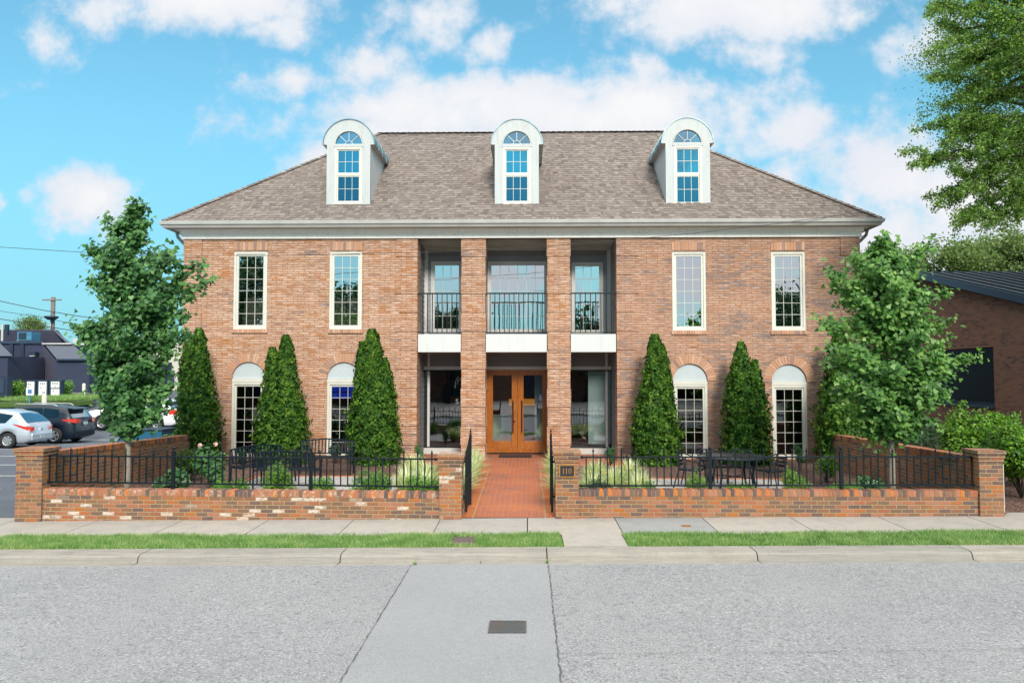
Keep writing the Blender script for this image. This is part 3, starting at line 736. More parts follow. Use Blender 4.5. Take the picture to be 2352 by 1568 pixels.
gate('open black iron gate leaf right of the walkway, swung inward beside the plaque pier', pB[0]-.05, pB[0]-.045, 1)

# ------------------------------------------------------------------ the house
HY = 20.5; HB_Y = 29.4
def hx(px, py=700, y=HY): return PX(px, py, y)
def hz(py, px=1200, y=HY): return PZ(px, py, y)
HX0, HX1 = hx(422), hx(1975); RX0, RX1 = hx(957), hx(1418); BY = 21.86
ZB, ZT = -.05, hz(547)
house = thing('brick_house', 'large two storey red brick house with brown hip roof and three white dormers', 'house', ((HX0+HX1)/2, HY, 0))
def part(mb, name, mt, parent=None, **kw): return mb.build(name, mt, parent or house, True, **kw)
ups = [(537, 614, 578, 756), (757, 832, 578, 756.5), (1543.5, 1621, 578, 759), (1771, 1849, 578, 759)]
los = [(532.5, 608, 831.5, 871), (751, 827, 832, 872), (1546, 1625, 835.5, 875.4), (1773, 1853, 837, 876.5)]
def span(a): return hx(a[0], 660), hx(a[1], 660)
UP = [(hx(a, 660), hx(b, 660), hz(d, a), hz(c, a)) for a, b, c, d in ups]
LO = []
for a, b, c, d in los:
    x0, x1 = hx(a, 900), hx(b, 900); top = hz(c, a); r = (x1-x0)/2; LO.append((x0, x1, .24, top-r, r))
REV = .10
def wall_grid(mb, x0, x1, z0, z1, y, holes):
    xs = sorted(set([x0, x1]+[h[0] for h in holes]+[h[1] for h in holes])); zs = sorted(set([z0, z1]+[h[2] for h in holes]+[h[3] for h in holes]))
    for a, b in zip(xs[:-1], xs[1:]):
        for c, d in zip(zs[:-1], zs[1:]):
            if any(h[0] <= (a+b)/2 <= h[1] and h[2] <= (c+d)/2 <= h[3] for h in holes): continue
            mb.face([(a,y,c),(b,y,c),(b,y,d),(a,y,d)])
def reveal(mb, x0, x1, z0, z1, y, dp):
    mb.face([(x0,y,z0),(x0,y,z1),(x0,y+dp,z1),(x0,y+dp,z0)]); mb.face([(x1,y,z0),(x1,y+dp,z0),(x1,y+dp,z1),(x1,y,z1)])
    mb.face([(x0,y,z1),(x1,y,z1),(x1,y+dp,z1),(x0,y+dp,z1)]); mb.face([(x0,y,z0),(x0,y+dp,z0),(x1,y+dp,z0),(x1,y,z0)])
for side, (x0, x1), mt in (('l', (HX0, RX0), 'house_brick'), ('r', (RX1, HX1), 'house_brick_grey')):
    mb = MB(); idx = (0, 1) if side == 'l' else (2, 3); holes = [UP[i] for i in idx]
    for i in idx:
        a, b, zb, sp, r = LO[i]; holes.append((a, b, zb, sp+r))
    wall_grid(mb, x0, x1, ZB, ZT, HY, holes)
    for i in idx:
        reveal(mb, *UP[i], HY, REV); a, b, zb, sp, r = LO[i]; cx = (a+b)/2
        mb.face([(a,HY,zb),(a,HY,sp),(a,HY+REV,sp),(a,HY+REV,zb)]); mb.face([(b,HY,zb),(b,HY+REV,zb),(b,HY+REV,sp),(b,HY,sp)])
        N = 16
        for k in range(N):
            p0 = math.pi*k/N; p1 = math.pi*(k+1)/N
            q0 = (cx-math.cos(p0)*r, sp+math.sin(p0)*r); q1 = (cx-math.cos(p1)*r, sp+math.sin(p1)*r)
            mb.face([(q0[0],HY,q0[1]),(q1[0],HY,q1[1]),(q1[0],HY,sp+r+1e-4),(q0[0],HY,sp+r+1e-4)])
            mb.face([(q0[0],HY,q0[1]),(q0[0],HY+REV,q0[1]),(q1[0],HY+REV,q1[1]),(q1[0],HY,q1[1])])
    # recess cheek, outer side wall
    xi = x1 if side == 'l' else x0; xo = x0 if side == 'l' else x1
    mb.face([(xi,HY,ZB),(xi,HY+.62,ZB),(xi,HY+.62,ZT),(xi,HY,ZT)])
    mb.face([(xo,HY,ZB),(xo,HB_Y,ZB),(xo,HB_Y,ZT),(xo,HY,ZT)])
    # quoin bands, alternating long and short
    bh = .508; q = .022; k = 0; z = ZT
    while z > 0:
        z0 = max(z-bh+.02, ZB); wide = k % 2 == 0
        wi = .575 if wide else .48; wo = .49 if wide else .37
        if side == 'l': spans = [(xi-wi, xi+q, 1), (xo-q, xo+wo, -1)]
        else: spans = [(xi-q, xi+wi, -1), (xo-wo, xo+q, 1)]
        for (a, b, s) in spans:
            inner = (s == 1) == (side == 'l')
            mb.box(a, b, HY-q-(.004 if wide else 0), HY+(.62 if inner else .5), z0, z)
        z -= bh; k += 1
    part(mb, 'wall', mt)
mb = MB(); mb.face([(HX1,HB_Y,ZB),(HX0,HB_Y,ZB),(HX0,HB_Y,ZT),(HX1,HB_Y,ZT)]); part(mb, 'wall', 'house_brick')
# brick lintels, arches, sills
for i, (x0, x1, z0, z1) in enumerate(UP):
    mb = MB(); zt = hz(556, ups[i][0])-z1
    n = 12
    for k in range(n):
        a = x0+(x1-x0)*k/n+.004; b = x0+(x1-x0)*(k+1)/n-.004; mb.box(a, b, HY-.022+random.uniform(-.003,.003), HY+.05, z1+.035, z1+zt-.004, random.random())
    part(mb, 'window_lintel', 'loose_brick_pink')
    mb = MB(); mb.box(x0-.002, x1+.002, HY-.012, HY+.04, z1+.03, z1+zt); part(mb, 'lintel_mortar', 'mortar')
    mb = MB()
    for k in range(14):
        a = x0-.03+(x1-x0+.06)*k/14+.003; b = x0-.03+(x1-x0+.06)*(k+1)/14-.003; mb.box(a, b, HY-.045+random.uniform(-.003,.003), HY+.09, z0-.10, z0-.004, random.random())
    part(mb, 'brick_sill', 'loose_brick_pink')
for (a, b, zb, sp, r) in LO:
    cx = (a+b)/2; mb = MB(); mo = MB(); N = 23; r0 = r+.008; r1 = r+.235; dz = .0
    for k in range(N):
        p0 = math.pi*(k+.06)/N; p1 = math.pi*(k+.94)/N; y0 = HY-.020+random.uniform(-.003,.003); mb._r = random.random()
        pts = [(cx-math.cos(p)*q, sp+math.sin(p)*q) for q, p in ((r0,p0),(r0,p1),(r1,p1),(r1,p0))]
        mb.add([(x,y,z) for y in (y0, HY+.04) for x, z in pts], [(0,1,2,3),(0,4,5,1),(1,5,6,2),(2,6,7,3),(3,7,4,0)])
        p0 = math.pi*k/N; p1 = math.pi*(k+1)/N
        mo.face([(cx-math.cos(p)*q, HY-.008, sp+math.sin(p)*q) for q, p in ((r0,p0),(r0,p1),(r1+.004,p1),(r1+.004,p0))])
    part(mb, 'brick_arch', 'loose_brick_pink'); part(mo, 'arch_mortar', 'mortar')
    mb = MB()
    for k in range(14):
        c0 = a-.03+(b-a+.06)*k/14+.003; c1 = a-.03+(b-a+.06)*(k+1)/14-.003; mb.box(c0, c1, HY-.045, HY+.09, zb-.11, zb-.003, random.random())
    part(mb, 'brick_sill', 'loose_brick_red')
# windows
def window(x0, x1, z0, z1, y, cols, rows, mt_frame, mt_glass, casing=.055, sash=.045, parent=house, name='window', mun=.011, proud=.0):
    """casing set in the opening, inner sash, muntins, one pane"""
    w0 = MB(); a, b, c, d = x0, x1, z0, z1
    def ring(mb, x0, x1, z0, z1, t, y0, y1):
        mb.box(x0, x1, y0, y1, z1-t, z1); mb.box(x0, x1, y0, y1, z0, z0+t); mb.box(x0, x0+t, y0, y1, z0+t, z1-t); mb.box(x1-t, x1, y0, y1, z0+t, z1-t)
    ring(w0, a, b, c, d, casing, y-proud, y+.06); o = part(w0, name, mt_frame, parent)
    s = MB(); a, b, c, d = x0+casing, x1-casing, z0+casing, z1-casing
    ring(s, a, b, c, d, sash, y+.03, y+.075); fo = part(s, 'sash', mt_frame, o)
    a += sash; b -= sash; c += sash; d -= sash
    g_ = MB(); g_.face([(a,y+.060,c),(b,y+.060,c),(b,y+.060,d),(a,y+.060,d)]); part(g_, 'pane', mt_glass, o)
    mu = MB()
    for i in range(1, cols): x = a+(b-a)*i/cols; mu.box(x-mun/2, x+mun/2, y+.048, y+.066, c, d)
    for j in range(1, rows): z = c+(d-c)*j/rows; mu.box(a, b, y+.046, y+.064, z-mun/2, z+mun/2)
    part(mu, 'muntins', mt_frame, o)
    return o
# note: children of a mesh part use the house origin offset, handled in build()
_orig_part = part
def part(mb, name, mt, parent=None, **kw):
    p = parent or house
    return mb.build(name, mt, p, True, **kw)
for (x0, x1, z0, z1) in UP: window(x0+.004, x1-.004, z0, z1-.01, HY-.012, 3, 6, 'cream_frame', 'glass_upper', .058, .058)
for (a, b, zb, sp, r) in LO:
    o = window(a+.004, b-.004, zb, sp-.09, HY+.0, 3, 6, 'cream_frame', 'glass_lower', .065, .05)
    mb = MB(); mb.box(a+.004, b-.004, HY-.01, HY+.06, sp-.09, sp-.002); part(mb, 'transom_bar', 'cream_frame', o)
    mb = MB(); cx = (a+b)/2; pts = [(cx-math.cos(math.pi*k/20)*(r-.003), HY+.035, sp+math.sin(math.pi*k/20)*(r-.003)) for k in range(21)]
    mb.face(pts); part(mb, 'arch_panel', 'arch_panel_paint', o)
# columns of the portico
colx = [(1060, 1114.5), (1257.5, 1309.5)]
for (a, b) in colx:
    x0, x1 = hx(a), hx(b); mb = MB(); mb.box(x0+.012, x1-.012, HY+.012, HY+.60, ZB, ZT)
    z = ZT; k = 0
    while z > 0:
        e = .0 if k % 2 else -.016; mb.box(x0+e, x1-e, HY+e*.6, HY+.612-e*.6, max(z-.508+.02, ZB), z); z -= .508; k += 1
    part(mb, 'column', 'house_brick')
# recess: back wall with lap siding, side cheeks, ceilings, balcony
LOW_T = hz(808); SLAB_T = hz(767)
def siding(mb, x0, x1, z0, z1, y, holes):
    z = z0
    while z < z1-1e-4:
        zt = min(z+.15, z1)
        xs = sorted(set([x0, x1]+[q for h in holes for q in h[:2] if x0 < q < x1]))
        for a, b in zip(xs[:-1], xs[1:]):
            lo, hi = z, zt
            for h in holes:
                if h[0]-1e-6 <= (a+b)/2 <= h[1]+1e-6:
                    if h[2] <= lo and h[3] >= hi: lo = hi
                    elif h[2] < hi and h[3] >= hi: hi = h[2]
                    elif h[3] > lo and h[2] <= lo: lo = h[3]
            if lo < hi-1e-4:
                f0 = (lo-z)/.15; f1 = (hi-z)/.15
                mb.face([(a,y-.014*(1-f0),lo),(b,y-.014*(1-f0),lo),(b,y-.014*(1-f1),hi),(a,y-.014*(1-f1),hi)])
                if lo == z: mb.face([(a,y,lo),(b,y,lo),(b,y-.014,lo),(a,y-.014,lo)])
        z = zt
def bz(py, px=1200): return PZ(px, py, BY)
def bx(px, py=700): return PX(px, py, BY)
wins = [(990, 1062, 601, 763), (1120, 1258.5, 601, 764), (1313, 1385, 603, 766)]
UW = [(bx(a), bx(b), bz(d, a), bz(c, a)) for a, b, c, d in wins]
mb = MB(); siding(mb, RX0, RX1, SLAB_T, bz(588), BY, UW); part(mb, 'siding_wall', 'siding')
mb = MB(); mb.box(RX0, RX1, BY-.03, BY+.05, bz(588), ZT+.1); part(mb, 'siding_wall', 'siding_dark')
for s, x in ((1, RX0), (-1, RX1)):
    mb = MB(); z = .2
    while z < ZT:
        zt = min(z+.15, ZT); mb.face([(x+s*.035, HY+.64, z), (x+s*.035, BY, z), (x+s*.022, BY, zt), (x+s*.022, HY+.64, zt)]); z = zt
    mb.box(min(x-s*.1, x+s*.02), max(x-s*.1, x+s*.02), HY+.6201, BY, .1, ZT+.05)
    part(mb, 'cheek_siding', 'siding')
    mb = MB(); mb.box(min(x, x+s*.13), max(x, x+s*.13), BY-.04, BY-.016, SLAB_T, ZT); part(mb, 'corner_board', 'side_trim')
    mb = MB(); mb.box(min(x+s*.13, x+s*.20), max(x+s*.13, x+s*.20), BY-.05, BY-.018, .2, LOW_T); part(mb, 'corner_board', 'side_trim')
mb = MB(); mb.box(RX0, RX1, HY+.61, BY, ZT-.02, ZT+.08); mb.box(RX0, RX1, BY-.10, BY-.031, ZT-.12, ZT-.0201); part(mb, 'porch_ceiling', 'soffit_paint')
gaps = [(RX0+.02, hx(1060)-.0), (hx(1114.5)+.0, hx(1257.5)-.0), (hx(1309.5), RX1-.02)]
mb = MB(); mb.box(RX0+.001, RX1-.001, HY+.64, BY, LOW_T, SLAB_T-.004); part(mb, 'balcony_floor', 'soffit_paint')
for gi, (a, b) in enumerate(gaps):
    mb = MB(); mb.box(a+.018, b-.018, HY+.03, HY+.639, LOW_T, SLAB_T); part(mb, 'balcony_fascia', 'white_paint')
    y = HY+.07; za = SLAB_T+.045; zt = hz(671.5)
    r_ = MB(); r_.box(a+.01, b-.01, y-.02, y+.02, zt-.036, zt); ro = part(r_, 'balcony_railing', 'black_metal')
    r_ = MB(); r_.box(a+.01, b-.01, y-.013, y+.013, za-.012, za+.012); part(r_, 'bottom_rail', 'black_metal', ro)
    n = int(round((b-a)/.133)); 
    for k in range(1, n):
        x = a+(b-a)*k/n; m_ = MB(); m_.box(x-.011, x+.011, y-.011, y+.011, za+.012, zt-.03); part(m_, 'baluster', 'black_metal', ro)
for i, (x0, x1, z0, z1) in enumerate(UW): window(x0, x1, max(z0, SLAB_T+.01), z1, BY-.03, 6 if i == 1 else 3, 6 if 0 else 5, 'side_trim', 'glass_upper', .06, .045, proud=.01)
# ground floor of the recess
dz1 = bz(849); dz0 = .235
DX0, DX1 = bx(1118), bx(1255.5); SX = [(bx(969), bx(1075)), (bx(1296), bx(1409))]
mb = MB(); zt = bz(841)
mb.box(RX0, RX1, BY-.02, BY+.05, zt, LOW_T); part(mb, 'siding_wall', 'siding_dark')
mb = MB(); mb.box(RX0, RX1, BY-.045, BY+.05, dz1, zt-.002)
mb.box(SX[0][1], DX0-.03, BY-.04, BY+.05, .2, dz1-.001); mb.box(DX1+.03, SX[1][0], BY-.04, BY+.05, .2, dz1-.001)
mb.box(RX0, SX[0][0]-.001, BY-.017, BY+.05, .2, dz1-.001); mb.box(SX[1][1]+.001, RX1, BY-.017, BY+.05, .2, dz1-.001)
mb.box(DX0-.03, DX0, BY-.046, BY+.05, .2, dz1-.0008); mb.box(DX1, DX1+.03, BY-.046, BY+.05, .2, dz1-.0008)
part(mb, 'door_surround', 'side_trim')
for (a, b) in SX:
    z0 = bz(1027.5); mb = MB(); mb.box(a, b, BY-.035, BY+.05, .15, z0-.001); part(mb, 'stall_riser', 'side_trim')
    f = MB(); t_ = .04; f.box(a, b, BY-.05, BY+.05, z0, z0+t_*.7); f.box(a, b, BY-.05, BY+.05, dz1-t_, dz1-.002); f.box(a, a+t_, BY-.05, BY+.05, z0+t_*.7, dz1-t_); f.box(b-t_, b, BY-.05, BY+.05, z0+t_*.7, dz1-t_)
    fo = part(f, 'shop_window', 'black_metal'); g_ = MB(); g_.face([(a+t_,BY,z0+t_*.7),(b-t_,BY,z0+t_*.7),(b-t_,BY,dz1-t_),(a+t_,BY,dz1-t_)]); part(g_, 'pane', 'glass_store', fo)
# letter S and pen flourish on the left shop window
def text_mesh(s, size, x, y, z, mt, name, parent):
    cu_ = bpy.data.curves.new(name, 'FONT'); cu_.body = s; cu_.size = size; cu_.extrude = .002
    ob = bpy.data.objects.new(name, cu_); COL.objects.link(ob); dg = bpy.context.evaluated_depsgraph_get(); dg.update()
    me = bpy.data.meshes.new_from_object(ob.evaluated_get(dg)); COL.objects.unlink(ob); bpy.data.objects.remove(ob)
    o = bpy.data.objects.new(name, me); COL.objects.link(o); me.materials.clear(); me.materials.append(MAT[mt])
    off = Vector(house.location)
    for v in me.vertices: v.co = Vector((v.co.x+x, y+v.co.z, v.co.y+z))-off
    o.parent = parent; return o
text_mesh('S', .20, bx(1047), BY-.006, bz(927, 1050), 'sign_white', 'window_letter', house)
mb = MB()
pts = [(1045, 891), (1046, 878), (1049, 868), (1053, 864), (1051, 873), (1049, 884), (1054, 874), (1060, 866)]
mb.tube([(bx(a, b), BY-.008, bz(b, a)) for a, b in pts], .004, 5); part(mb, 'window_flourish', 'sign_white')
# door leaves
DM = bx(1188.7)
def leaf(x0, x1, gx0, gx1, hxp, lock):
    gz0, gz1 = bz(1012), bz(861.5); y0, y1 = BY-.035, BY+.015
    mb = MB(); mb.box(x0, gx0, y0, y1, dz0+.02, dz1-.003); mb.box(gx1, x1, y0, y1, dz0+.02, dz1-.003); mb.box(gx0, gx1, y0, y1, gz1, dz1-.003); mb.box(gx0, gx1, y0+.008, y1, dz0+.02, gz0)
    mb.box(gx0+.03, gx1-.03, y0+.001, y0+.0079, dz0+.09, gz0-.03)
    o = part(mb, 'door', 'door_wood', bevel=.004)
    g_ = MB(); g_.face([(gx0,BY-.01,gz0),(gx1,BY-.01,gz0),(gx1,BY-.01,gz1),(gx0,BY-.01,gz1)]); part(g_, 'pane', 'glass_store', o)
    h = MB(); za, zb_ = bz(992), bz(919); h.tube([(hxp, y0-.055, za), (hxp, y0-.055, zb_)], .015, 10)
    for z in (za+.09, zb_-.09): h.tube([(hxp, y0-.05, z), (hxp, y0+.002, z)], .010, 8)
    part(h, 'handle', 'black_metal', o, smooth=False)
    if lock:
        h = MB(); h.lathe((0, 0, 0), [(.028, 0), (.028, .012), (.012, .013), (.012, .02), (.001, .02)], 12)
        h.v = [(lock[0]+x, y0-z, lock[1]+y) for x, y, z in h.v]; part(h, 'lock', 'black_metal', o)
    return o
leaf(DX0+.004, DM-.003, bx(1132.5), bx(1175.5), bx(1178.5), (bx(1182), bz(967)))
dr = leaf(DM+.003, DX1-.004, bx(1202.5), bx(1245), bx(1198.5), None)
mb = MB(); a, z = bx(1238.5), bz(921); mb.box(a, a+.075, BY-.016, BY-.012, z, z+.19); so = part(mb, 'door_sticker', 'sign_blue', dr)
mb = MB(); c = a+.038; mb.lathe((0,0,0), [(.009,0),(.009,.002),(0.0005,.002)], 8); mb.v = [(c-.008+x, BY-.018-q, z+.15+y) for x, y, q in mb.v]
mb.tube([(c-.008,BY-.018,z+.135),(c-.006,BY-.018,z+.09),(c+.018,BY-.018,z+.09),(c+.024,BY-.018,z+.05)], .004, 4)
mb.tube([(c-.012+.024*math.cos(q),BY-.018,z+.072+.026*math.sin(q)) for q in np.linspace(2.2,6,8)], .0035, 4); part(mb, 'wheelchair_symbol', 'sign_white', dr)
mb = MB(); mb.box(DX0, DX1, BY-.07, BY+.02, .205, dz0+.018); part(mb, 'threshold', 'black_metal')
mb = MB(); x0, x1 = PX(1146, 1048, 21.3), PX(1221, 1048, 21.3); mb.box(x0, x1, 20.95, 21.55, .211, .228); tag(mb.build('door_mat', 'dark_rubber'), 'flat black rubber mat on the brick porch before the door', 'door mat')
# fascia, frieze, soffit, gutter
EO = .43; EX0, EX1, EY0, EY1 = HX0-EO, HX1+EO, HY-EO, HB_Y+EO
zf0, zf1 = ZT, hz(529); ze = PZ(1200, 505, EY0); zs = PZ(1200, 519, EY0)-.01
def ring_band(mb, e, z0, z1, th=.06):
    mb.box(HX0-e, HX1+e, HY-e, HY-e+th, z0, z1); mb.box(HX0-e, HX1+e, HB_Y+e-th, HB_Y+e, z0, z1)
    mb.box(HX0-e, HX0-e+th, HY-e+th, HB_Y+e-th, z0, z1); mb.box(HX1+e-th, HX1+e, HY-e+th, HB_Y+e-th, z0, z1)
mb = MB(); ring_band(mb, .075, zf0, zf0+.03, .1); ring_band(mb, .06, zf0+.0301, zf0+.13, .1); ring_band(mb, .10, zf0+.1301, zf1+.02, .14); ring_band(mb, .20, zf1+.0201, zs, .24); part(mb, 'frieze', 'frieze_paint_lifted')
mb = MB()
mb.add([(EX0+.05,EY0+.05,zs+.002),(EX1-.05,EY0+.05,zs+.002),(EX1-.05,EY1-.05,zs+.002),(EX0+.05,EY1-.05,zs+.002)], [(3,2,1,0)]); part(mb, 'soffit', 'soffit_paint')
mb = MB(); prof = [(.06, zs-.0), (.012, zs+.004), (0, zs+.03), (-.015, zs+.06), (-.055, zs+.085), (-.065, ze-.018), (-.065, ze), (-.04, ze), (-.04, ze-.05), (.06, ze-.05)]
def sweep(mb, prof, corners, closed=True):
    n = len(corners)
    for i in range(n):
        (x0, y0, ex0, ey0), (x1, y1, ex1, ey1) = corners[i], corners[(i+1) % n]
        for (a, za), (b, zb_) in zip(prof[:-1], prof[1:]):
            mb.face([(x0+ex0*a, y0+ey0*a, za), (x1+ex1*a, y1+ey1*a, za), (x1+ex1*b, y1+ey1*b, zb_), (x0+ex0*b, y0+ey0*b, zb_)])
sweep(mb, prof, [(EX0, EY0, 1, 1), (EX1, EY0, -1, 1), (EX1, EY1, -1, -1), (EX0, EY1, 1, -1)]); part(mb, 'gutter', 'gutter_metal')
for s, x in ((-1, HX0), (1, HX1)):
    mb = MB(); y = HY+.35; mb.tube([(x+s*.40, y, zs+.03), (x+s*.36, y, zs-.12), (x+s*.20, y, zs-.28), (x+s*.07, y, zs-.40), (x+s*.07, y, .1)], .045, 8); part(mb, 'downspout', 'gutter_metal', smooth=True)
# roof: stepped shingle courses on four slopes
RY = (EY0+EY1)/2; T = RY-EY0; ZR = PZ(1200, 305, RY)
slope = (ZR-ze)/T; L = math.hypot(T, ZR-ze); NR = int(L/.145)
def roof_slope(mb, ax, o0, o1, dirn, base):
    """ax 'x': eave runs along x from o0 to o1 at y=base; dirn +1 climbs to +y"""
    nz = Vector((0, -(ZR-ze)/L, T/L)) if ax == 'x' else None
    for k in range(NR):
        s0, s1 = k/NR, (k+1)/NR; i0, i1 = T*s0, T*s1
        z0, z1 = ze+(ZR-ze)*s0+.016, ze+(ZR-ze)*s1+.004
        a0, b0, a1, b1 = o0+i0, o1-i0, o0+i1, o1-i1
        def P(t_, i, z):
            return (t_, base+dirn*i, z) if ax == 'x' else (base+dirn*i, t_, z)
        j = random.uniform(0, 10)
        mb.face([P(a0,i0,z0), P(b0,i0,z0), P(b1,i1,z1), P(a1,i1,z1)]); mb.uvl += [(a0+j, k*.5+.1+k*.0), (b0+j, k*.5+.1), (b1+j, k*.5+.4), (a1+j, k*.5+.4)]
        mb.face([P(a0,i0,z0-.013), P(b0,i0,z0-.013), P(b0,i0,z0), P(a0,i0,z0)]); mb.uvl += [(a0,0.1),(b0,0.1),(b0,.1),(a0,.1)]
        # laminated tabs, a second thickness here and there
        t_ = a0+random.uniform(.0, .3)
        while t_ < b0-.4:
            w_ = random.uniform(.08, .22)
            if t_ > a1 and t_+w_ < b1:
                e = .010; zz0, zz1 = z0+e, z1+e*.5; q = random.uniform(0, 10); m0 = i0-.004
                mb.face([P(t_,m0,zz0), P(t_+w_,m0,zz0), P(t_+w_,i1,zz1), P(t_,i1,zz1)]); kk = random.randint(0, 400)*.5+.1; mb.uvl += [(q*.26*30+.02,kk)]*2+[(q*.26*30+.05,kk+.02)]*2
                mb.face([P(t_,m0,zz0-.012), P(t_+w_,m0,zz0-.012), P(t_+w_,m0,zz0), P(t_,m0,zz0)]); mb.uvl += [(0,.1)]*4
            t_ += w_+random.uniform(.07, .20)
mb = MB(); mb.uvl = []
roof_slope(mb, 'x', EX0-.0, EX1+.0, 1, EY0); roof_slope(mb, 'x', EX0, EX1, -1, EY1); roof_slope(mb, 'y', EY0, EY1, 1, EX0); roof_slope(mb, 'y', EY0, EY1, -1, EX1)
mb.uv = mb.uvl; roof = part(mb, 'roof', 'roof_shingle')
# hip and ridge caps
mb = MB()
def caps(p0, p1, st=.19):
    p0, p1 = Vector(p0), Vector(p1); d = p1-p0; n = int(d.length/st); u = d.normalized(); s = u.cross(Vector((0, 0, 1))).normalized(); nn = s.cross(u)
    for i in range(n):
        a = p0+d*i/n+nn*.022; b = p0+d*(i+1.15)/n+nn*.006
        for sg in (-1, 1):
            e = s*sg*.12-nn*.05
            mb.face([a, a+e, b+e, b]); mb.face([a, a+e, a+e-nn*.012, a-nn*.012])
caps((EX0,EY0,ze+.03), (EX0+T,RY,ZR+.02)); caps((EX1,EY0,ze+.03), (EX1-T,RY,ZR+.02)); caps((EX0,EY1,ze+.03), (EX0+T,RY,ZR+.02)); caps((EX1,EY1,ze+.03), (EX1-T,RY,ZR+.02)); caps((EX0+T,RY,ZR+.03), (EX1-T,RY,ZR+.03))
mb.uv = [(f*.26+.1, (f*7 % 90)*.5+.1) for f in range(len(mb.f)) for _ in range(4)]
part(mb, 'ridge_cap', 'roof_shingle')
# dormers
DY = 20.80
def dormer(cpx, half_px, pyb, pys, pyt):
    cx = PX(cpx, 400, DY); hw = half_px/F*DY; zb = PZ(cpx, pyb, DY); zs_ = PZ(cpx, pys, DY); R0 = hw+.105
    yroof = lambda z: EY0+(z-ze)/slope
    f = MB(); y = DY
    wh = .385            # half width of window opening
    zw0 = zb+.06; zw1 = zs_-.07
    rh = .375
    # front board with openings
    f.box(cx-hw, cx-wh, y, y+.05, zb, zs_); f.box(cx+wh, cx+hw, y, y+.05, zb, zs_); f.box(cx-wh, cx+wh, y, y+.05, zb-.0, zw0)
    f.box(cx-wh-.03, cx+wh+.03, y-.02, y+.05, zw1, zs_+.0)
    N = 28
    for k in range(N):
        p0 = math.pi*k/N; p1 = math.pi*(k+1)/N; C = lambda p, r, yy: (cx-math.cos(p)*r, yy, zs_+math.sin(p)*r)
        f.face([C(p0,rh,y), C(p1,rh,y), C(p1,R0,y), C(p0,R0,y)]); f.face([C(p0,rh,y), C(p0,rh,y+.05), C(p1,rh,y+.05), C(p1,rh,y)])
        f.face([C(p0,rh,y-.0), C(p0,rh+.03,y-.0), C(p1,rh+.03,y-.0), C(p1,rh,y-.0)][::-1])
    d = part(f, 'dormer', 'dormer_paint')
    # moulding round the fanlight
    m_ = MB(); m_.tube([(cx-math.cos(math.pi*k/20)*(rh+.012), y-.004, zs_+math.sin(math.pi*k/20)*(rh+.012)) for k in range(21)], .014, 6); part(m_, 'fanlight_moulding', 'cream_frame', d)
    m_ = MB(); r2 = .10
    m_.tube([(cx-math.cos(math.pi*k/10)*r2, y+.03, zs_+.012+math.sin(math.pi*k/10)*r2) for k in range(11)], .011, 5)
    for an in (45, 90, 135):
        a = R(an); m_.tube([(cx+math.cos(a)*r2, y+.03, zs_+.012+math.sin(a)*r2), (cx+math.cos(a)*(rh-.01), y+.03, zs_+math.sin(a)*(rh-.01))], .011, 5)
    m_.box(cx-rh, cx+rh, y+.012, y+.05, zs_, zs_+.022)
    part(m_, 'fanlight_bars', 'white_paint', d)
    g_ = MB(); g_.face([(cx-math.cos(math.pi*k/20)*rh, y+.045, zs_+math.sin(math.pi*k/20)*rh) for k in range(21)]); part(g_, 'fanlight_pane', 'glass_dormer_fan', d)
    # sash window
    s = MB(); a, b = cx-wh, cx+wh
    def ring(mb, x0, x1, z0, z1, t, y0, y1):
        mb.box(x0, x1, y0, y1, z1-t, z1); mb.box(x0, x1, y0, y1, z0, z0+t); mb.box(x0, x0+t, y0, y1, z0+t, z1-t); mb.box(x1-t, x1, y0, y1, z0+t, z1-t)
    ring(s, a+.001, b-.001, zw0+.001, zw1-.001, .06, y-.012, y+.048); mid = (zw0+zw1)/2+.03
    s.box(a+.061, b-.061, y+.01, y+.046, mid-.022, mid+.022); part(s, 'sash_frame', 'cream_frame', d)
    s = MB(); ring(s, a+.061, b-.061, zw0+.061, mid-.0221, .035, y+.022, y+.047); ring(s, a+.061, b-.061, mid+.0221, zw1-.061, .035, y+.014, y+.047); part(s, 'sash', 'cream_frame', d)
    for (z0, z1, mt) in ((zw0+.096, mid-.057, 'glass_dormer_low'), (mid+.057, zw1-.096, 'glass_dormer')):
        g_ = MB(); g_.face([(a+.096,y+.040,z0),(b-.096,y+.040,z0),(b-.096,y+.040,z1),(a+.096,y+.040,z1)]); part(g_, 'pane', mt, d)
        m_ = MB()
        for i in (1, 2): x = a+.096+(b-a-.192)*i/3; m_.box(x-.006, x+.006, y+.03, y+.043, z0, z1)
        m_.box(a+.096, b-.096, y+.029, y+.042, (z0+z1)/2-.006, (z0+z1)/2+.006); part(m_, 'muntins', 'cream_frame', d)
    # cheeks
    for sg in (-1, 1):
        c = MB(); x = cx+sg*hw; ys = yroof(zs_+.05)+.1; yb = yroof(zb)
        c.face([(x,y+.001,zb-.12),(x,ys,zs_-.0+.0),(x,ys,zs_+.12),(x,y+.001,zs_+.12)]); c.face([(x-sg*.04,y+.0011,zb),(x,y+.0011,zb),(x,y+.0011,zs_),(x-sg*.04,y+.0011,zs_)])
        part(c, 'cheek', 'dormer_paint', d)
        c = MB(); xe = cx+sg*R0; c.box(min(x, xe), max(x, xe), y+.001, yroof(zs_)+.15, zs_-.0, zs_+.02); part(c, 'eave_soffit', 'soffit_paint', d)
    # barrel roof with lead seams and dark drip edge
    c = MB(); N = 24
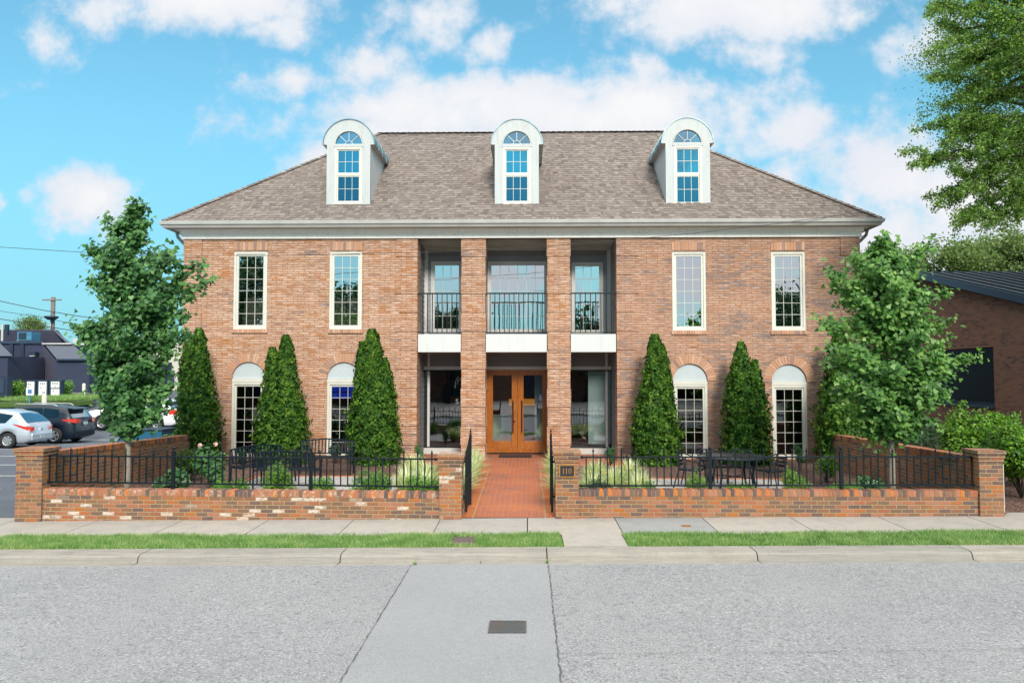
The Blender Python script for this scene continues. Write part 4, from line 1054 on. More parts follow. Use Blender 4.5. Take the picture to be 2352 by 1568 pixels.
    for k in range(N):
        p0 = math.pi*k/N; p1 = math.pi*(k+1)/N; Rr = R0+.012
        C = lambda p, yy, r=Rr: (cx-math.cos(p)*r, yy, zs_+math.sin(p)*r)
        y0a, y1a = yroof(zs_+math.sin(p0)*Rr)+.1, yroof(zs_+math.sin(p1)*Rr)+.1
        c.face([C(p0,y-.02), C(p0,y0a), C(p1,y1a), C(p1,y-.02)]); c.face([C(p0,y-.02), C(p1,y-.02), C(p1,y-.02,R0-.012), C(p0,y-.02,R0-.012)])
        c.face([C(p0,y-.02,R0-.012), C(p0,y0a,R0-.012), C(p1,y1a,R0-.012), C(p1,y-.02,R0-.012)])
    for sd in (.6, 1.2, 1.8, 2.4, 3.0):
        pts = []
        for k in range(25):
            p = math.pi*k/24; Rr = R0+.016; z = zs_+math.sin(p)*Rr
            if y+sd < yroof(z)+.05: pts.append((cx-math.cos(p)*Rr, y+sd, z))
            elif pts: break
        if len(pts) > 1 and len(pts) < 25: pts2 = [(2*cx-q[0], q[1], q[2]) for q in pts]
        if len(pts) > 1: c.tube(pts, .014, 5)
    part(c, 'barrel_roof', 'copper_roof', d, smooth=False)
    c = MB(); c.obox((cx, y-.05, zb-.035), (hw+.04, 0, 0), (0, .08, .08*slope), (0, -.006, .008)); part(c, 'flashing', 'lead_flashing', d)
dormer(800.3, 51.2, 474, 332.4, 272.6); dormer(1187, 51.2, 474, 332, 270.5); dormer(1580, 51.2, 476.5, 329, 267)

# floors and a few things inside, seen dimly through the glass
mb = MB(); mb.box(HX0+.1, HX1-.1, BY+.1, HB_Y-.1, SLAB_T-.3, SLAB_T); mb.box(HX0+.1, RX0-.1, HY+.12, BY+.1, SLAB_T-.3, SLAB_T); mb.box(RX1+.1, HX1-.1, HY+.12, BY+.1, SLAB_T-.3, SLAB_T); part(mb, 'upper_floor', 'floor_wood')
mb = MB(); mb.box(HX0+.05, HX1-.05, BY+.06, HB_Y-.05, .0, .2); mb.box(HX0+.05, RX0-.1, HY+.1, BY+.06, .0, .2); mb.box(RX1+.1, HX1-.05, HY+.1, BY+.06, .0, .2); part(mb, 'ground_floor', 'floor_wood')
mb = MB(); mb.box(HX0+.05, HX1-.05, 25.8, 25.9, .2, ZT); mb.box(RX0-.16, RX0-.1, HY+.12, 25.8, .2, ZT); mb.box(RX1+.1, RX1+.16, HY+.12, 25.8, .2, ZT); part(mb, 'inner_wall', 'interior_dark')
def inside_chair(px, y, zf_, label):
    x = PX(px, 720, y); o = thing('armchair', label, 'chair', (x, y, zf_))
    for nm, b_ in (('seat', (-.3,.3,-.3,.3,.25,.46)), ('backrest', (-.3,.3,-.3,-.2,.46,1.05)), ('armrest', (-.36,-.3,-.25,.3,.25,.62)), ('armrest', (.3,.36,-.25,.3,.25,.62))):
        mb = MB(); a_, b2, c_, d_, e_, f_ = b_; mb.box(a_, b2, c_, d_, e_, f_); mb.build(nm, 'beige_fabric', o, bevel=.05)
    for sx_ in (-.25, .25):
        for sy_ in (-.24, .24): mb = MB(); mb.tube([(sx_,sy_,0),(sx_,sy_,.25)], .02, 6); mb.build('leg', 'bark_dark', o)
inside_chair(592, 21.4, SLAB_T, 'pale beige armchair behind the leftmost upstairs window')
inside_chair(775, 21.5, SLAB_T, 'pale beige armchair at the left inside the second upstairs window')
inside_chair(826, 21.4, SLAB_T, 'pale beige armchair at the right inside the second upstairs window')
mb = MB(); x0, x1 = bx(1370), bx(1401); mb.box(x0-.25, x1, BY+.012, BY+.016, .5, 2.60); tag(mb.build('roller_shade', 'interior_white'), 'pale roller shade drawn inside the right hand shop window', 'shade')
mb = MB(); x0, x1 = bx(1228), bx(1262); mb.box(x0, x1+.3, BY+.6, BY+.7, .2, 2.7); tag(mb.build('partition', 'interior_white'), 'white partition behind the right hand door leaf', 'partition')
t_ = thing('reception_desk', 'low white reception desk seen through the left door leaf', 'desk', (bx(1130), BY+2.0, .2))
mb = MB(); mb.box(-.7, .5, -.3, .3, 0, 1.0); mb.build('body', 'interior_white', t_); mb = MB(); mb.box(-.75, .55, -.35, .35, 1.0, 1.04); mb.build('counter', 'interior_white', t_)
t_ = thing('blue_panel', 'glowing blue panel added inside the second arched window from the left', 'screen', (PX(788, 898, 20.95), 20.95, PZ(788, 900, 20.95)))  # emissive panel added behind the glass for a blue glow
mb = MB(); mb.box(-.34, .34, 0, .03, -.20, .20); mb.build('backing', 'interior_dark', t_)
mb = MB(); mb.box(-.32, .32, -.006, -.001, -.18, -.015); mb.box(-.32, .32, -.006, -.001, .015, .18); mb.build('glow_face', 'blue_glow', t_)
t_ = thing('picture_light', 'orange lit panel glowing inside behind the door handles', 'lamp', (bx(1190), BY+3.6, 1.45))
mb = MB(); mb.box(-.35, .55, -.02, .02, 0, .22); mb.build('lit_panel', 'warm_glow', t_); mb = MB(); mb.box(-.4, .6, -.01, .03, -.05, -.001); mb.build('bracket', 'interior_dark', t_)

# overhead service wire crossing the front of the house
def wire(name, label, pts, r=.007):
    mb = MB(); mb.tube([Vector(p) for p in pts], r, 5); return tag(mb.build(name, 'wire_black'), label, 'cable')
P3 = lambda px, py, y: (PX(px, py, y), y, PZ(px, py, y))
wire('service_wire', 'thin service wire crossing the house front below the eave', [P3(-120, 560, 17), P3(250, 583, 18), P3(422, 586.6, 18.4), P3(620, 587, 18.7), P3(955, 580, 19.1), P3(1060, 576.3, 19.25), P3(1255, 566, 19.45), P3(1420, 552, 19.6), P3(1600, 535, 19.75), P3(1776, 515, 19.88), P3(1940, 493, 20.0), P3(1985, 487, 20.3)], .0065)

# ------------------------------------------------------------------ street ironwork
def cover(name, label, cat, x0, x1, y0, y1, z, mt, grid=True):
    o = thing(name, label, cat, ((x0+x1)/2, (y0+y1)/2, z)); mb = MB(); e = .022
    for b_ in ((x0,x1,y0,y0+e),(x0,x1,y1-e,y1),(x0,x0+e,y0+e,y1-e),(x1-e,x1,y0+e,y1-e)): mb.box(*b_, z-.01, z+.008)
    mb.build('frame', mt, o, True)
    mb = MB(); mb.box(x0+e+.004, x1-e-.004, y0+e+.004, y1-e-.004, z-.012, z+.002)
    if grid:
        n = 16; m_ = 9
        for i in range(n):
            for j in range(m_):
                a = x0+e+.01+(x1-x0-2*e-.02)*(i+.15)/n; b = y0+e+.01+(y1-y0-2*e-.02)*(j+.15)/m_
                mb.box(a, a+(x1-x0)/n*.55, b, b+(y1-y0)/m_*.5, z+.002, z+.007)
    mb.build('lid', mt, o, True); return o
zr = RZ+.008
cover('utility_cover', 'rectangular rusty cast iron cover in the pale road strip', 'cover', PX(1122, 1430, 7.75), PX(1209, 1430, 7.75), 7.67, 8.02, zr, 'cast_iron')
cover('meter_cover', 'square brown plastic cover set in the grass verge', 'cover', PX(1036, 1230, 11.45), PX(1089, 1230, 11.45), 11.2, 11.68, -.005, 'brown_cover', False)
cover('valve_cover', 'small rusty orange cover set in the grey pavement slab', 'cover', PX(1567, 1206, 12.4), PX(1588, 1206, 12.4), 12.38, 12.5, .03, 'rust', False)

# ------------------------------------------------------------------ benches, chairs, table
def bench(label, loc, rz):
    o = thing('garden_bench', label, 'bench', loc, rz, 'black metal benches on the left patio'); W_ = .62; H = .80   # faces -y
    mb = MB(); arch = lambda x: H-.055+.055*math.cos(x/W_*math.pi/2)
    pts = [(-W_+2*W_*k/14, .26, arch(-W_+2*W_*k/14)) for k in range(15)]
    for a, b in zip(pts[:-1], pts[1:]):
        a, b = Vector(a), Vector(b); mb.obox((a+b)/2, (b-a)*.51, (0, .014, 0), (0, 0, .014))
    mb.box(-W_, W_, .20, .225, .46, .485); mb.build('back_rail', 'bench_metal', o)
    for k in range(16):
        x = -W_+.04+(2*W_-.08)*k/15; mb = MB(); a, b = Vector((x, .212, .485)), Vector((x, .26, arch(x)-.012)); mb.obox((a+b)/2, (.0145, 0, 0), (0, .004, 0), (b-a)/2); mb.build('back_slat', 'bench_metal', o)
    for k in range(7):
        mb = MB(); y = -.27+k*.075; mb.box(-W_, W_, y, y+.055, .405, .418); mb.build('seat_slat', 'bench_metal', o)
    for s in (-1, 1):
        x = s*W_
        mb = MB(); mb.tube([(x, .22, 0), (x, .20, .4), (x, .265, arch(W_))], .018, 6); mb.build('leg', 'bench_metal', o)
        mb = MB(); mb.tube([(x, -.28, 0), (x, -.26, .3), (x, -.27, .56)], .018, 6); mb.build('leg', 'bench_metal', o)
        mb = MB(); mb.tube([(x, .235, .61), (x, 0, .63), (x, -.22, .615), (x, -.31, .57), (x, -.30, .52)], .018, 6); mb.build('armrest', 'bench_metal', o)
        mb = MB(); mb.tube([(x, .2, .395), (x, -.27, .395)], .014, 6); mb.build('seat_rail', 'bench_metal', o)
    return o
b1x = (PX(598.5, 1070, 15.7)+PX(739, 1070, 15.7))/2
bench('black bench with its slatted back to the street, nearest the fence', (b1x, 15.45, gz(15.5)), R(180))
bench('black bench facing the street in front of the second arched window', (PX(752, 1050, 17.8), 17.6, gz(17.6)), R(4))
bench('black bench turned sideways at the left end of the patio', (-5.62, 16.2, gz(16.2)), R(52))
TX, TY = PX(1685, 1038, 15.2), 15.25
o = thing('patio_table', 'round black slatted metal table on the right patio', 'table', (TX, TY, gz(15.2)))
mb = MB(); r = .66; hh = .72
x = -r+.02
while x < r-.02:
    hy = math.sqrt(max(0, (r-.03)**2-(x+.02)**2)); mb.box(x, x+.038, -hy, hy, hh-.012, hh); x += .048
mb.build('slatted_top', 'black_metal', o)
mb = MB(); mb.tube([(r*math.cos(2*math.pi*k/40), r*math.sin(2*math.pi*k/40), hh-.012) for k in range(41)], .016, 6); mb.build('rim', 'black_metal', o)
for a in (45, 135, 225, 315):
    mb = MB(); c, s = math.cos(R(a)), math.sin(R(a)); mb.tube([(.50*c,.50*s,hh-.02),(.42*c,.42*s,.4),(.52*c,.52*s,0)], .022, 6); mb.build('leg', 'black_metal', o)
mb = MB()
for a in (45, 135): c, s = math.cos(R(a)), math.sin(R(a)); mb.box(-.42, .42, -.01, .01, .30, .32) if 0 else mb.tube([(-.43*c,-.43*s,.32),(.43*c,.43*s,.32)], .012, 5)
mb.build('cross_brace', 'black_metal', o)
def chair(label, loc, rz):
    o = thing('patio_chair', label, 'chair', loc, rz, 'black metal chairs round the patio table')     # faces -y
    w_ = .25
    mb = MB(); pts = []
    for k in range(17):
        a = math.pi*k/16; pts.append((math.cos(a)*.28, .02+math.sin(a)*.26, .62+.11*math.sin(a)))
    mb.tube([(.28, -.22, .58)]+pts+[(-.28, -.22, .58)], .013, 6); mb.build('arm_hoop', 'bench_metal', o)
    for z in (.50, .575, .65):
        mb = MB(); mb.obox((0, .235, z), (.17, 0, 0), (0, .005, 0), (0, 0, .024)); mb.build('back_slat', 'bench_metal', o)
    for s in (-1, 1):
        mb = MB(); mb.tube([(s*.16, .19, .42), (s*.17, .25, .70)], .011, 5); mb.build('back_post', 'bench_metal', o)
        mb = MB(); mb.tube([(s*.28, -.22, .58), (s*.25, -.24, .40), (s*.25, -.28, 0)], .013, 6); mb.build('leg', 'bench_metal', o)
        mb = MB(); mb.tube([(s*.20, .20, .41), (s*.24, .26, .2), (s*.26, .31, 0)], .013, 6); mb.build('leg', 'bench_metal', o)
    for k in range(6):
        mb = MB(); y = -.22+k*.072; mb.box(-.23, .23, y, y+.05, .415, .425); mb.build('seat_slat', 'bench_metal', o)
    mb = MB(); q = [(-.23,-.22,.408),(.23,-.22,.408),(.21,.2,.408),(-.21,.2,.408),(-.23,-.22,.408)]; mb.tube(q, .012, 5); mb.build('seat_frame', 'bench_metal', o)
chair('black slat back chair left of the round table', (TX-.74, 15.62, gz(15.6)), R(62))
chair('black slat back chair right of the round table', (TX+.82, 15.45, gz(15.5)), R(-72))
chair('black chair behind the table, left of the two there', (TX-.22, 16.1, gz(16.1)), R(10))
chair('black chair behind the table, right of the two there', (TX+.36, 16.08, gz(16.1)), R(-14))

# ------------------------------------------------------------------ plants
def limb_pts(a, b, sag, n=7, wob=.03):
    a, b = Vector(a), Vector(b); out = []
    L_ = (b-a).length
    for i in range(n):
        s = i/(n-1); p = a.lerp(b, s)+Vector((0, 0, sag*4*s*(1-s)))+Vector((random.gauss(0, wob), random.gauss(0, wob), random.gauss(0, wob)))*L_*(1 if 0 < i < n-1 else 0)
        out.append(p)
    return out

def ginkgo(label, X, Y, prof, zg, ztop, mt, seed, spikes, lsize=.094, dens=1.5):
    """prof: (z, reach left, reach right)"""
    random.seed(seed); o = thing('ginkgo_tree', label, 'tree', (X, Y, zg))
    zz = [p[0] for p in prof]; rl = [p[1] for p in prof]; rr = [p[2] for p in prof]
    tr = MB(); n = 12; tp = []
    for i in range(n+1):
        s = i/n; tp.append(Vector((X+.03*math.sin(s*7)*s, Y+.03*math.cos(s*5)*s, zg-.05+(ztop-zg)*s)))
    tr.tube(tp, [.068-.058*(i/n)**.8 for i in range(n+1)], 9); tr.build('trunk', 'bark_pale', o, True, smooth=True)
    P, N = [], []; br = MB(); zlo = prof[0][0]; zhi = prof[-1][0]
    nl = 54; ga = 0
    def clump(c, k, sp, updir):
        q = np.array(c)+rng.normal(size=(k, 3))*np.array([sp, sp, sp*.95]); P.append(q)
        nn = rng.normal(size=(k, 3))*.5+np.array([0, -.7, .65])+np.array(updir)*.3; N.append(nn)
    ends = []
    for i in range(nl):
        z = zlo+(zhi-zlo)*((i+.5)/nl)**1.15; ga += 2.399+random.uniform(-.3, .3); c, s = math.cos(ga), math.sin(ga)
        reach = np.interp(z, zz, rr) if c > 0 else np.interp(z, zz, rl)
        sid = np.interp(z, zz, (np.array(rl)+np.array(rr))/2)
        ln = (abs(c)*reach+(1-abs(c))*sid)*random.uniform(.72, 1.02)
        zr_ = z-ln*random.uniform(.30, .55)
        zr_ = max(zr_, zlo-.35); ends.append(((X, Y, zr_), (X+c*ln, Y+s*ln*.85, z+random.uniform(-.03, .1))))
    for (a, b) in spikes: ends.append(((X, Y, a[1]), b))
    for (a, b) in ends:
        pts = limb_pts(a, b, random.uniform(-.06, .04)); L_ = (Vector(b)-Vector(a)).length
        br.tube(pts, [max(.004, .017*(1-i/6)*min(1, L_)) for i in range(7)], 5)
        m_ = int(L_*15*dens)+3
        for j in range(m_):
            s = .18+.82*(j+random.random())/m_; f = s*6; i0 = min(5, int(f)); p = pts[i0].lerp(pts[i0+1], f-i0)
            thick = .09*(1-s)+.075
            clump((p.x, p.y, p.z+.02), max(3, int(11*(1-.55*s))), thick*(1.0 if L_ > .5 else .7), (b[0]-a[0], b[1]-a[1], 0))
            if random.random() < .5 and s < .92:
                d = Vector((random.gauss(0, 1), random.gauss(0, 1), random.uniform(-.2, .9))).normalized()*random.uniform(.12, .3)*(1.2-s)
                e = p+d; br.tube([p, (p+e)/2+Vector((0, 0, .01)), e], [.006, .004, .003], 4)
                for q in (.45, .75, 1.0): clump(tuple(p.lerp(e, q)), 4, .04, (d.x, d.y, d.z))
    br.build('branches', 'bark_dark', o, True)
    P = np.concatenate(P); N = np.concatenate(N)
    # lower leaves hang, so shift a little
    leaves('foliage', P, N, rng.uniform(.75, 1.15, len(P))*lsize, FAN, mt, o, (X, Y, zg))
    return len(P)
GY = 14.35; sc = GY/F
def gprof(cx, rows):
    return [(PZ(cx, y, GY), (cx-a)*sc, (b-cx)*sc) for (y, a, b) in rows]
g1 = gprof(293, [(985, 262, 330), (960, 232, 372), (925, 226, 396), (880, 205, 400), (840, 206, 412), (800, 190, 405), (762, 172, 425), (735, 215, 425), (700, 232, 415), (655, 205, 440), (610, 212, 432), (575, 215, 412), (555, 255, 352), (520, 270, 335), (490, 290, 318), (470, 298, 316)])
s1 = [((0, PZ(293, 745, GY)), P3(488, 645, GY)), ((0, PZ(293, 700, GY)), P3(470, 605, GY-.1)), ((0, PZ(293, 860, GY)), P3(163, 742, GY)), ((0, PZ(293, 640, GY)), P3(198, 566, GY)), ((0, PZ(293, 560, GY)), P3(243, 505, GY)), ((0, PZ(293, 600, GY)), P3(306, 464, GY)),
      ((0, PZ(293, 800, GY)), P3(440, 775, GY-.1)), ((0, PZ(293, 690, GY)), P3(200, 650, GY)), ((0, PZ(293, 940, GY)), P3(212, 845, GY-.3))]
n1 = ginkgo('young ginkgo tree with dark green fan leaves beside the parking lot wall', PX(293, 1050, GY), GY, g1, .05, PZ(306, 480, GY), 'leaf_ginkgo', 11, s1)
g2 = gprof(2048, [(985, 1985, 2110), (960, 1950, 2150), (930, 1925, 2160), (895, 1905, 2165), (860, 1920, 2200), (825, 1905, 2215), (790, 1912, 2200), (762, 1975, 2140), (725, 1945, 2155), (695, 1925, 2160), (660, 1915, 2150), (625, 1935, 2120), (595, 1990, 2105), (570, 2015, 2070), (550, 2025, 2050)])
s2 = [((0, PZ(2048, 700, GY)), P3(1898, 622, GY)), ((0, PZ(2048, 665, GY)), P3(2143, 543, GY)), ((0, PZ(2048, 640, GY)), P3(2027, 543, GY)), ((0, PZ(2048, 905, GY)), P3(2246, 818, GY)), ((0, PZ(2048, 800, GY)), P3(2190, 738, GY-.1)),
      ((0, PZ(2048, 700, GY)), P3(2182, 675, GY)), ((0, PZ(2048, 960, GY)), P3(2185, 895, GY)), ((0, PZ(2048, 870, GY)), P3(1892, 800, GY)), ((0, PZ(2048, 780, GY)), P3(1878, 735, GY-.2)), ((0, PZ(2048, 680, GY)), P3(1955, 590, GY))]
n2 = ginkgo('young ginkgo tree with bright green fan leaves at the right end of the garden', PX(2048, 1050, GY), GY, g2, .1, PZ(2030, 560, GY), 'leaf_ginkgo_light', 23, s2, dens=1.2)

def arbor(label, tips, base_y, pxl, pxr, Y, seed):
    """tips: (px, py, relative radius); dense upright sprays on cones"""
    random.seed(seed); s = Y/F; cx = (pxl+pxr)/2; X = PX(cx, 900, Y); zg = gz(Y)
    o = thing('arborvitae', label, 'conifer', (X, Y, zg), 0, 'arborvitae planted against the house front')
    P, N, A = [], [], []; core = MB()
    for (tx, ty, rel, bxp) in tips:
        zt = PZ(tx, ty, Y); H = zt-zg; Rb = (pxr-pxl)/2*s*rel
        x_t = PX(tx, ty, Y); x_b = PX(bxp, 900, Y); yo = random.uniform(-.08, .08)
        def rad(h): return Rb*(min(1, (1-h)*1.25+.03)**.62)*(.80+.20*min(1, h/.12))*(1-.10*math.sin(h*9+tx))
        n = int(9500*rel*H/3.3)
        h = rng.random(n)**1.05; a = rng.uniform(0, 2*np.pi, n); rr_ = np.array([rad(q) for q in h])
        lump = 1+.12*np.sin(a*5+h*19+seed)+.12*np.sin(a*9-h*37)+.10*np.sin(a*3+h*61)+.08*rng.normal(size=n)
        rr_ = rr_*lump; cxh = x_b+(x_t-x_b)*h**.9
        P.append(np.stack([cxh+np.cos(a)*rr_, Y+yo+np.sin(a)*rr_, zg+H*h], 1))
        N.append(np.stack([np.cos(a), np.sin(a), .25+.0*h], 1)+rng.normal(size=(n, 3))*.55)
        A.append(np.stack([np.cos(a)*.55, np.sin(a)*.55, 1+0*h], 1)+rng.normal(size=(n, 3))*.45)
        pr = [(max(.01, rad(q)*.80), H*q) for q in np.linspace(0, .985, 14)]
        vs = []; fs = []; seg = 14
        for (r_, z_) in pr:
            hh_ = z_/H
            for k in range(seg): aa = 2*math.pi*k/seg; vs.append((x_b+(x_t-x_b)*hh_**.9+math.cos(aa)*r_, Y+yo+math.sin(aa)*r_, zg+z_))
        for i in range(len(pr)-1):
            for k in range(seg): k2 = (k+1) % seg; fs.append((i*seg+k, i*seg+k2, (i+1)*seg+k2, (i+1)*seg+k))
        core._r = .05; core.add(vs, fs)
    P = np.concatenate(P); N = np.concatenate(N); A = np.concatenate(A)
    fo = leaves('foliage', P, N, rng.uniform(.055, .105, len(P)), RHOM, 'leaf_arbor', o, (X, Y, zg), axis=A)
    core.build('inner_core', 'leaf_arbor', o, True)  # solid dark cones added inside the sprays against see-through
    mb = MB(); mb.tube([(X, Y, zg-.1), (X, Y, zg+1.2)], [.06, .03], 7); mb.build('trunk', 'bark_dark', o, True)
AY = 19.55
arbor('arborvitae half behind the left ginkgo, at the left corner of the house', [(460, 755, .78, 465), (432, 765, .62, 440)], 1060, 405, 510, AY, 1)
arbor('twin topped arborvitae between the two left arched windows', [(655, 770, .78, 660), (624, 798, .68, 628), (672, 880, .5, 680)], 1060, 592, 700, AY, 2)
arbor('tall arborvitae just left of the entrance portico', [(856, 757, .90, 858), (884, 822, .62, 884), (832, 785, .55, 838)], 1060, 806, 914, AY, 3)
arbor('tall arborvitae just right of the entrance portico', [(1503, 768, .85, 1505), (1518, 790, .6, 1525), (1490, 850, .6, 1484)], 1060, 1455, 1560, AY, 4)
arbor('arborvitae behind the round patio table', [(1702, 785, .82, 1705), (1734, 826, .62, 1738)], 1055, 1659, 1766, AY, 5)
arbor('arborvitae at the right corner of the house, half behind the right ginkgo', [(1930, 757, .9, 1932), (1960, 850, .6, 1965)], 1060, 1876, 1990, AY, 6)

def shrub(name, label, cat, px, Y, w_, h_, mt, n, lsz, seed, group=None, shape=OVAL, up_=.6, x=None, zg=None, d_=None, lobes=9, flowers=None, spiky=0):
    random.seed(seed); X = PX(px, 1080, Y) if x is None else x; zg = gz(Y) if zg is None else zg; d_ = d_ or w_
    o = thing(name, label, cat, (X, Y, zg), 0, group); P, N = [], []; tw = MB()
    for k in range(lobes):
        a = random.uniform(0, 6.28); rr_ = math.sqrt(random.random())*.62; hh_ = random.uniform(.35, .85)*(1-.35*rr_)
        c = Vector((math.cos(a)*rr_*w_/2, math.sin(a)*rr_*d_/2, hh_*h_)); R_ = min(w_, h_)*random.uniform(.20, .30)
        m_ = n//lobes; v = rng.normal(size=(m_, 3)); v /= np.linalg.norm(v, axis=1, keepdims=True); q = np.array(c)+v*(R_*rng.uniform(.55, 1.12, (m_, 1)))*np.array([w_/min(w_, h_)*.8, 1, 1])
        q[:, 2] = np.abs(q[:, 2]); P.append(q); N.append(v*.8+np.array([0, -.2, up_])+rng.normal(size=(m_, 3))*.45)
        tw.tube([(0, 0, 0), (c.x*.6, c.y*.6, c.z*.5), tuple(c)], [.012, .008, .004], 4)
        if spiky:
            for s in range(spiky):
                d = Vector((random.gauss(0, .45), random.gauss(0, .45), 1)).normalized()*R_*random.uniform(1.1, 1.8); e = c+d
                m2 = 14; qq = np.array([c.lerp(e, .4+.6*i/m2) for i in range(m2)])+rng.normal(size=(m2, 3))*.018; P.append(qq); N.append(rng.normal(size=(m2, 3))*.6+np.array([0, -.3, .4]))
                tw.tube([tuple(c), tuple(e)], [.005, .003], 4)
    P = np.concatenate(P); N = np.concatenate(N)
    leaves('foliage', P, N, rng.uniform(.7, 1.2, len(P))*lsz, shape, mt, o); tw.build('stems', 'bark_dark', o)
    if flowers:
        fm, fr, spots = flowers
        for (fx, fy, fz) in spots:
            nn = 46; v = rng.normal(size=(nn, 3)); v /= np.linalg.norm(v, axis=1, keepdims=True)
            leaves('flower', np.array((fx, fy, fz))+v*fr*.7, v, fr*.8, OVAL, fm, o)
    return o
BG = 'small boxwoods along the inside of the street wall'
YB = 13.85
for i, (px, w_, h_, mt, lab) in enumerate([
    (528, .58, .33, 'leaf_box', 'low flat boxwood beside the hydrangea, leftmost along the left fence'),
    (636, .60, .50, 'leaf_bright', 'rounded bright green boxwood in front of the nearest bench'),
    (744, .44, .42, 'leaf_box', 'small loose boxwood just right of the ball topped fence post on the left patio'),
    (852, .66, .44, 'leaf_box', 'boxwood where the left patio meets the striped grass'),
    (966, .62, .40, 'leaf_box', 'boxwood under the striped grass beside the whitewashed gate pier'),
    (1366, .58, .34, 'leaf_dark', 'dark boxwood directly right of the plaque pier'),
    (1474, .48, .30, 'leaf_box', 'low boxwood among the striped grass at the left edge of the right patio'),
    (1598, .46, .42, 'leaf_bright', 'bright boxwood below the left chair of the round table'),
    (1708, .60, .30, 'leaf_bright', 'thin low boxwood in front of the round table'),
    (1822, .50, .46, 'leaf_bright', 'bright boxwood at the right end of the right patio'),
    (1930, .62, .32, 'leaf_box', 'low boxwood at the foot of the rightmost fence post')]):
    shrub('boxwood', lab, 'shrub', px, YB, w_*1.25, h_*1.45, mt, 4600, .036, 40+i, BG, spiky=1)
shrub('hydrangea', 'hydrangea with faded pink flower heads at the left corner of the garden', 'shrub', 486, 15.6, .75, .95, 'leaf_broad', 520, .13, 60, flowers=('petal_pink', .055, [(-.12, -.3, .90), (.19, -.28, .92)]), lobes=8)
shrub('evergreen_shrub', 'dark round evergreen shrub behind the hydrangea', 'shrub', 440, 16.6, .9, .8, 'leaf_arbor', 2600, .05, 61)
shrub('hosta', 'large leaved green plant near the foot of the left ginkgo', 'plant', 392, 14.4, .75, .6, 'leaf_broad', 260, .15, 62, lobes=7)
shrub('hydrangea', 'low hydrangea with one pink bloom beside the right ginkgo', 'shrub', 2000, 14.3, .62, .48, 'leaf_broad', 420, .10, 63, flowers=('petal_pink', .035, [(.10, -.3, .26)]))
shrub('azalea', 'light green leafy shrub left of the right corner arborvitae', 'shrub', 1898, 16.6, .6, .72, 'leaf_bright', 900, .06, 64)
shrub('young_yew', 'small upright dark conifer under the rightmost arched window', 'conifer', 1836, 18.3, .34, .82, 'leaf_broad', 700, .06, 65, shape=SLIM, lobes=6, spiky=2)
shrub('young_yew', 'small upright conifer left of the walkway at the portico corner', 'conifer', 962, 18.9, .34, .62, 'leaf_broad', 700, .06, 66, shape=SLIM, lobes=6, spiky=2)
shrub('young_yew', 'small upright conifer right of the walkway at the portico corner', 'conifer', 1400, 18.9, .34, .62, 'leaf_broad', 700, .06, 67, shape=SLIM, lobes=6, spiky=2)
shrub('foundation_shrub', 'small dark shrub below the second arched window behind the bench', 'shrub', 770, 19.6, .4, .6, 'leaf_dark', 700, .05, 68)
shrub('foundation_shrub', 'small dark shrub under the leftmost arched window behind the sideways bench', 'shrub', 560, 19.4, .5, .45, 'leaf_dark', 700, .05, 69)

def tuft(name, label, cat, X, Y, n, ln, mt, zg, group, seed, flowers=0, w_=.013):
    random.seed(seed); o = thing(name, label, cat, (X, Y, zg), 0, group); mb = MB()
    for k in range(n):
        a = random.uniform(0, 6.28); l_ = ln*random.uniform(.6, 1.1); out = random.uniform(.25, .95); r0 = random.uniform(0, min(.10, ln*.15)); d = Vector((math.cos(a), math.sin(a), 0)); s = Vector((-d.y, d.x, 0)); mb._r = random.random()
        p = [d*(r0+l_*out*t_*(.55+.45*t_))+Vector((0, 0, l_*(1.35-out*.55)*t_*(1-.55*t_*out))) for t_ in (0, .35, .7, 1.)]
        ww = [w_*.6, w_, w_*.8, .001]
        vs = []
        for q, wd in zip(p, ww): vs += [q-s*wd/2, q+s*wd/2]
        mb.add(vs, [(0,1,3,2),(2,3,5,4),(4,5,7,6)])
    mb.build('blades', mt, o)
    for k in range(flowers):
        fx, fy = random.uniform(-.22, .22), random.uniform(-.2, .1); fz = ln*random.uniform(.8, 1.15); st = MB(); st.tube([(fx*.3, fy*.3, 0), (fx, fy, fz)], .004, 4); st._r = .3; so_ = st.build('stalk', 'leaf_broad', o)
        f = MB()
        for q in range(6):
            a = q*math.pi/3; d = Vector((math.cos(a), math.sin(a), .35)); s = Vector((-d.y, d.x, 0)); b0 = Vector((fx, fy, fz)); f.add([b0, b0+d*.03+s*.014, b0+d*.055, b0+d*.03-s*.014], [(0,1,2,3)])
        f.build('flower', 'petal_yellow', o)
    return o
LG = 'clumps of white striped lily turf beside the walkway'
walkz = lambda y: .03+(y-13.15)*.0263
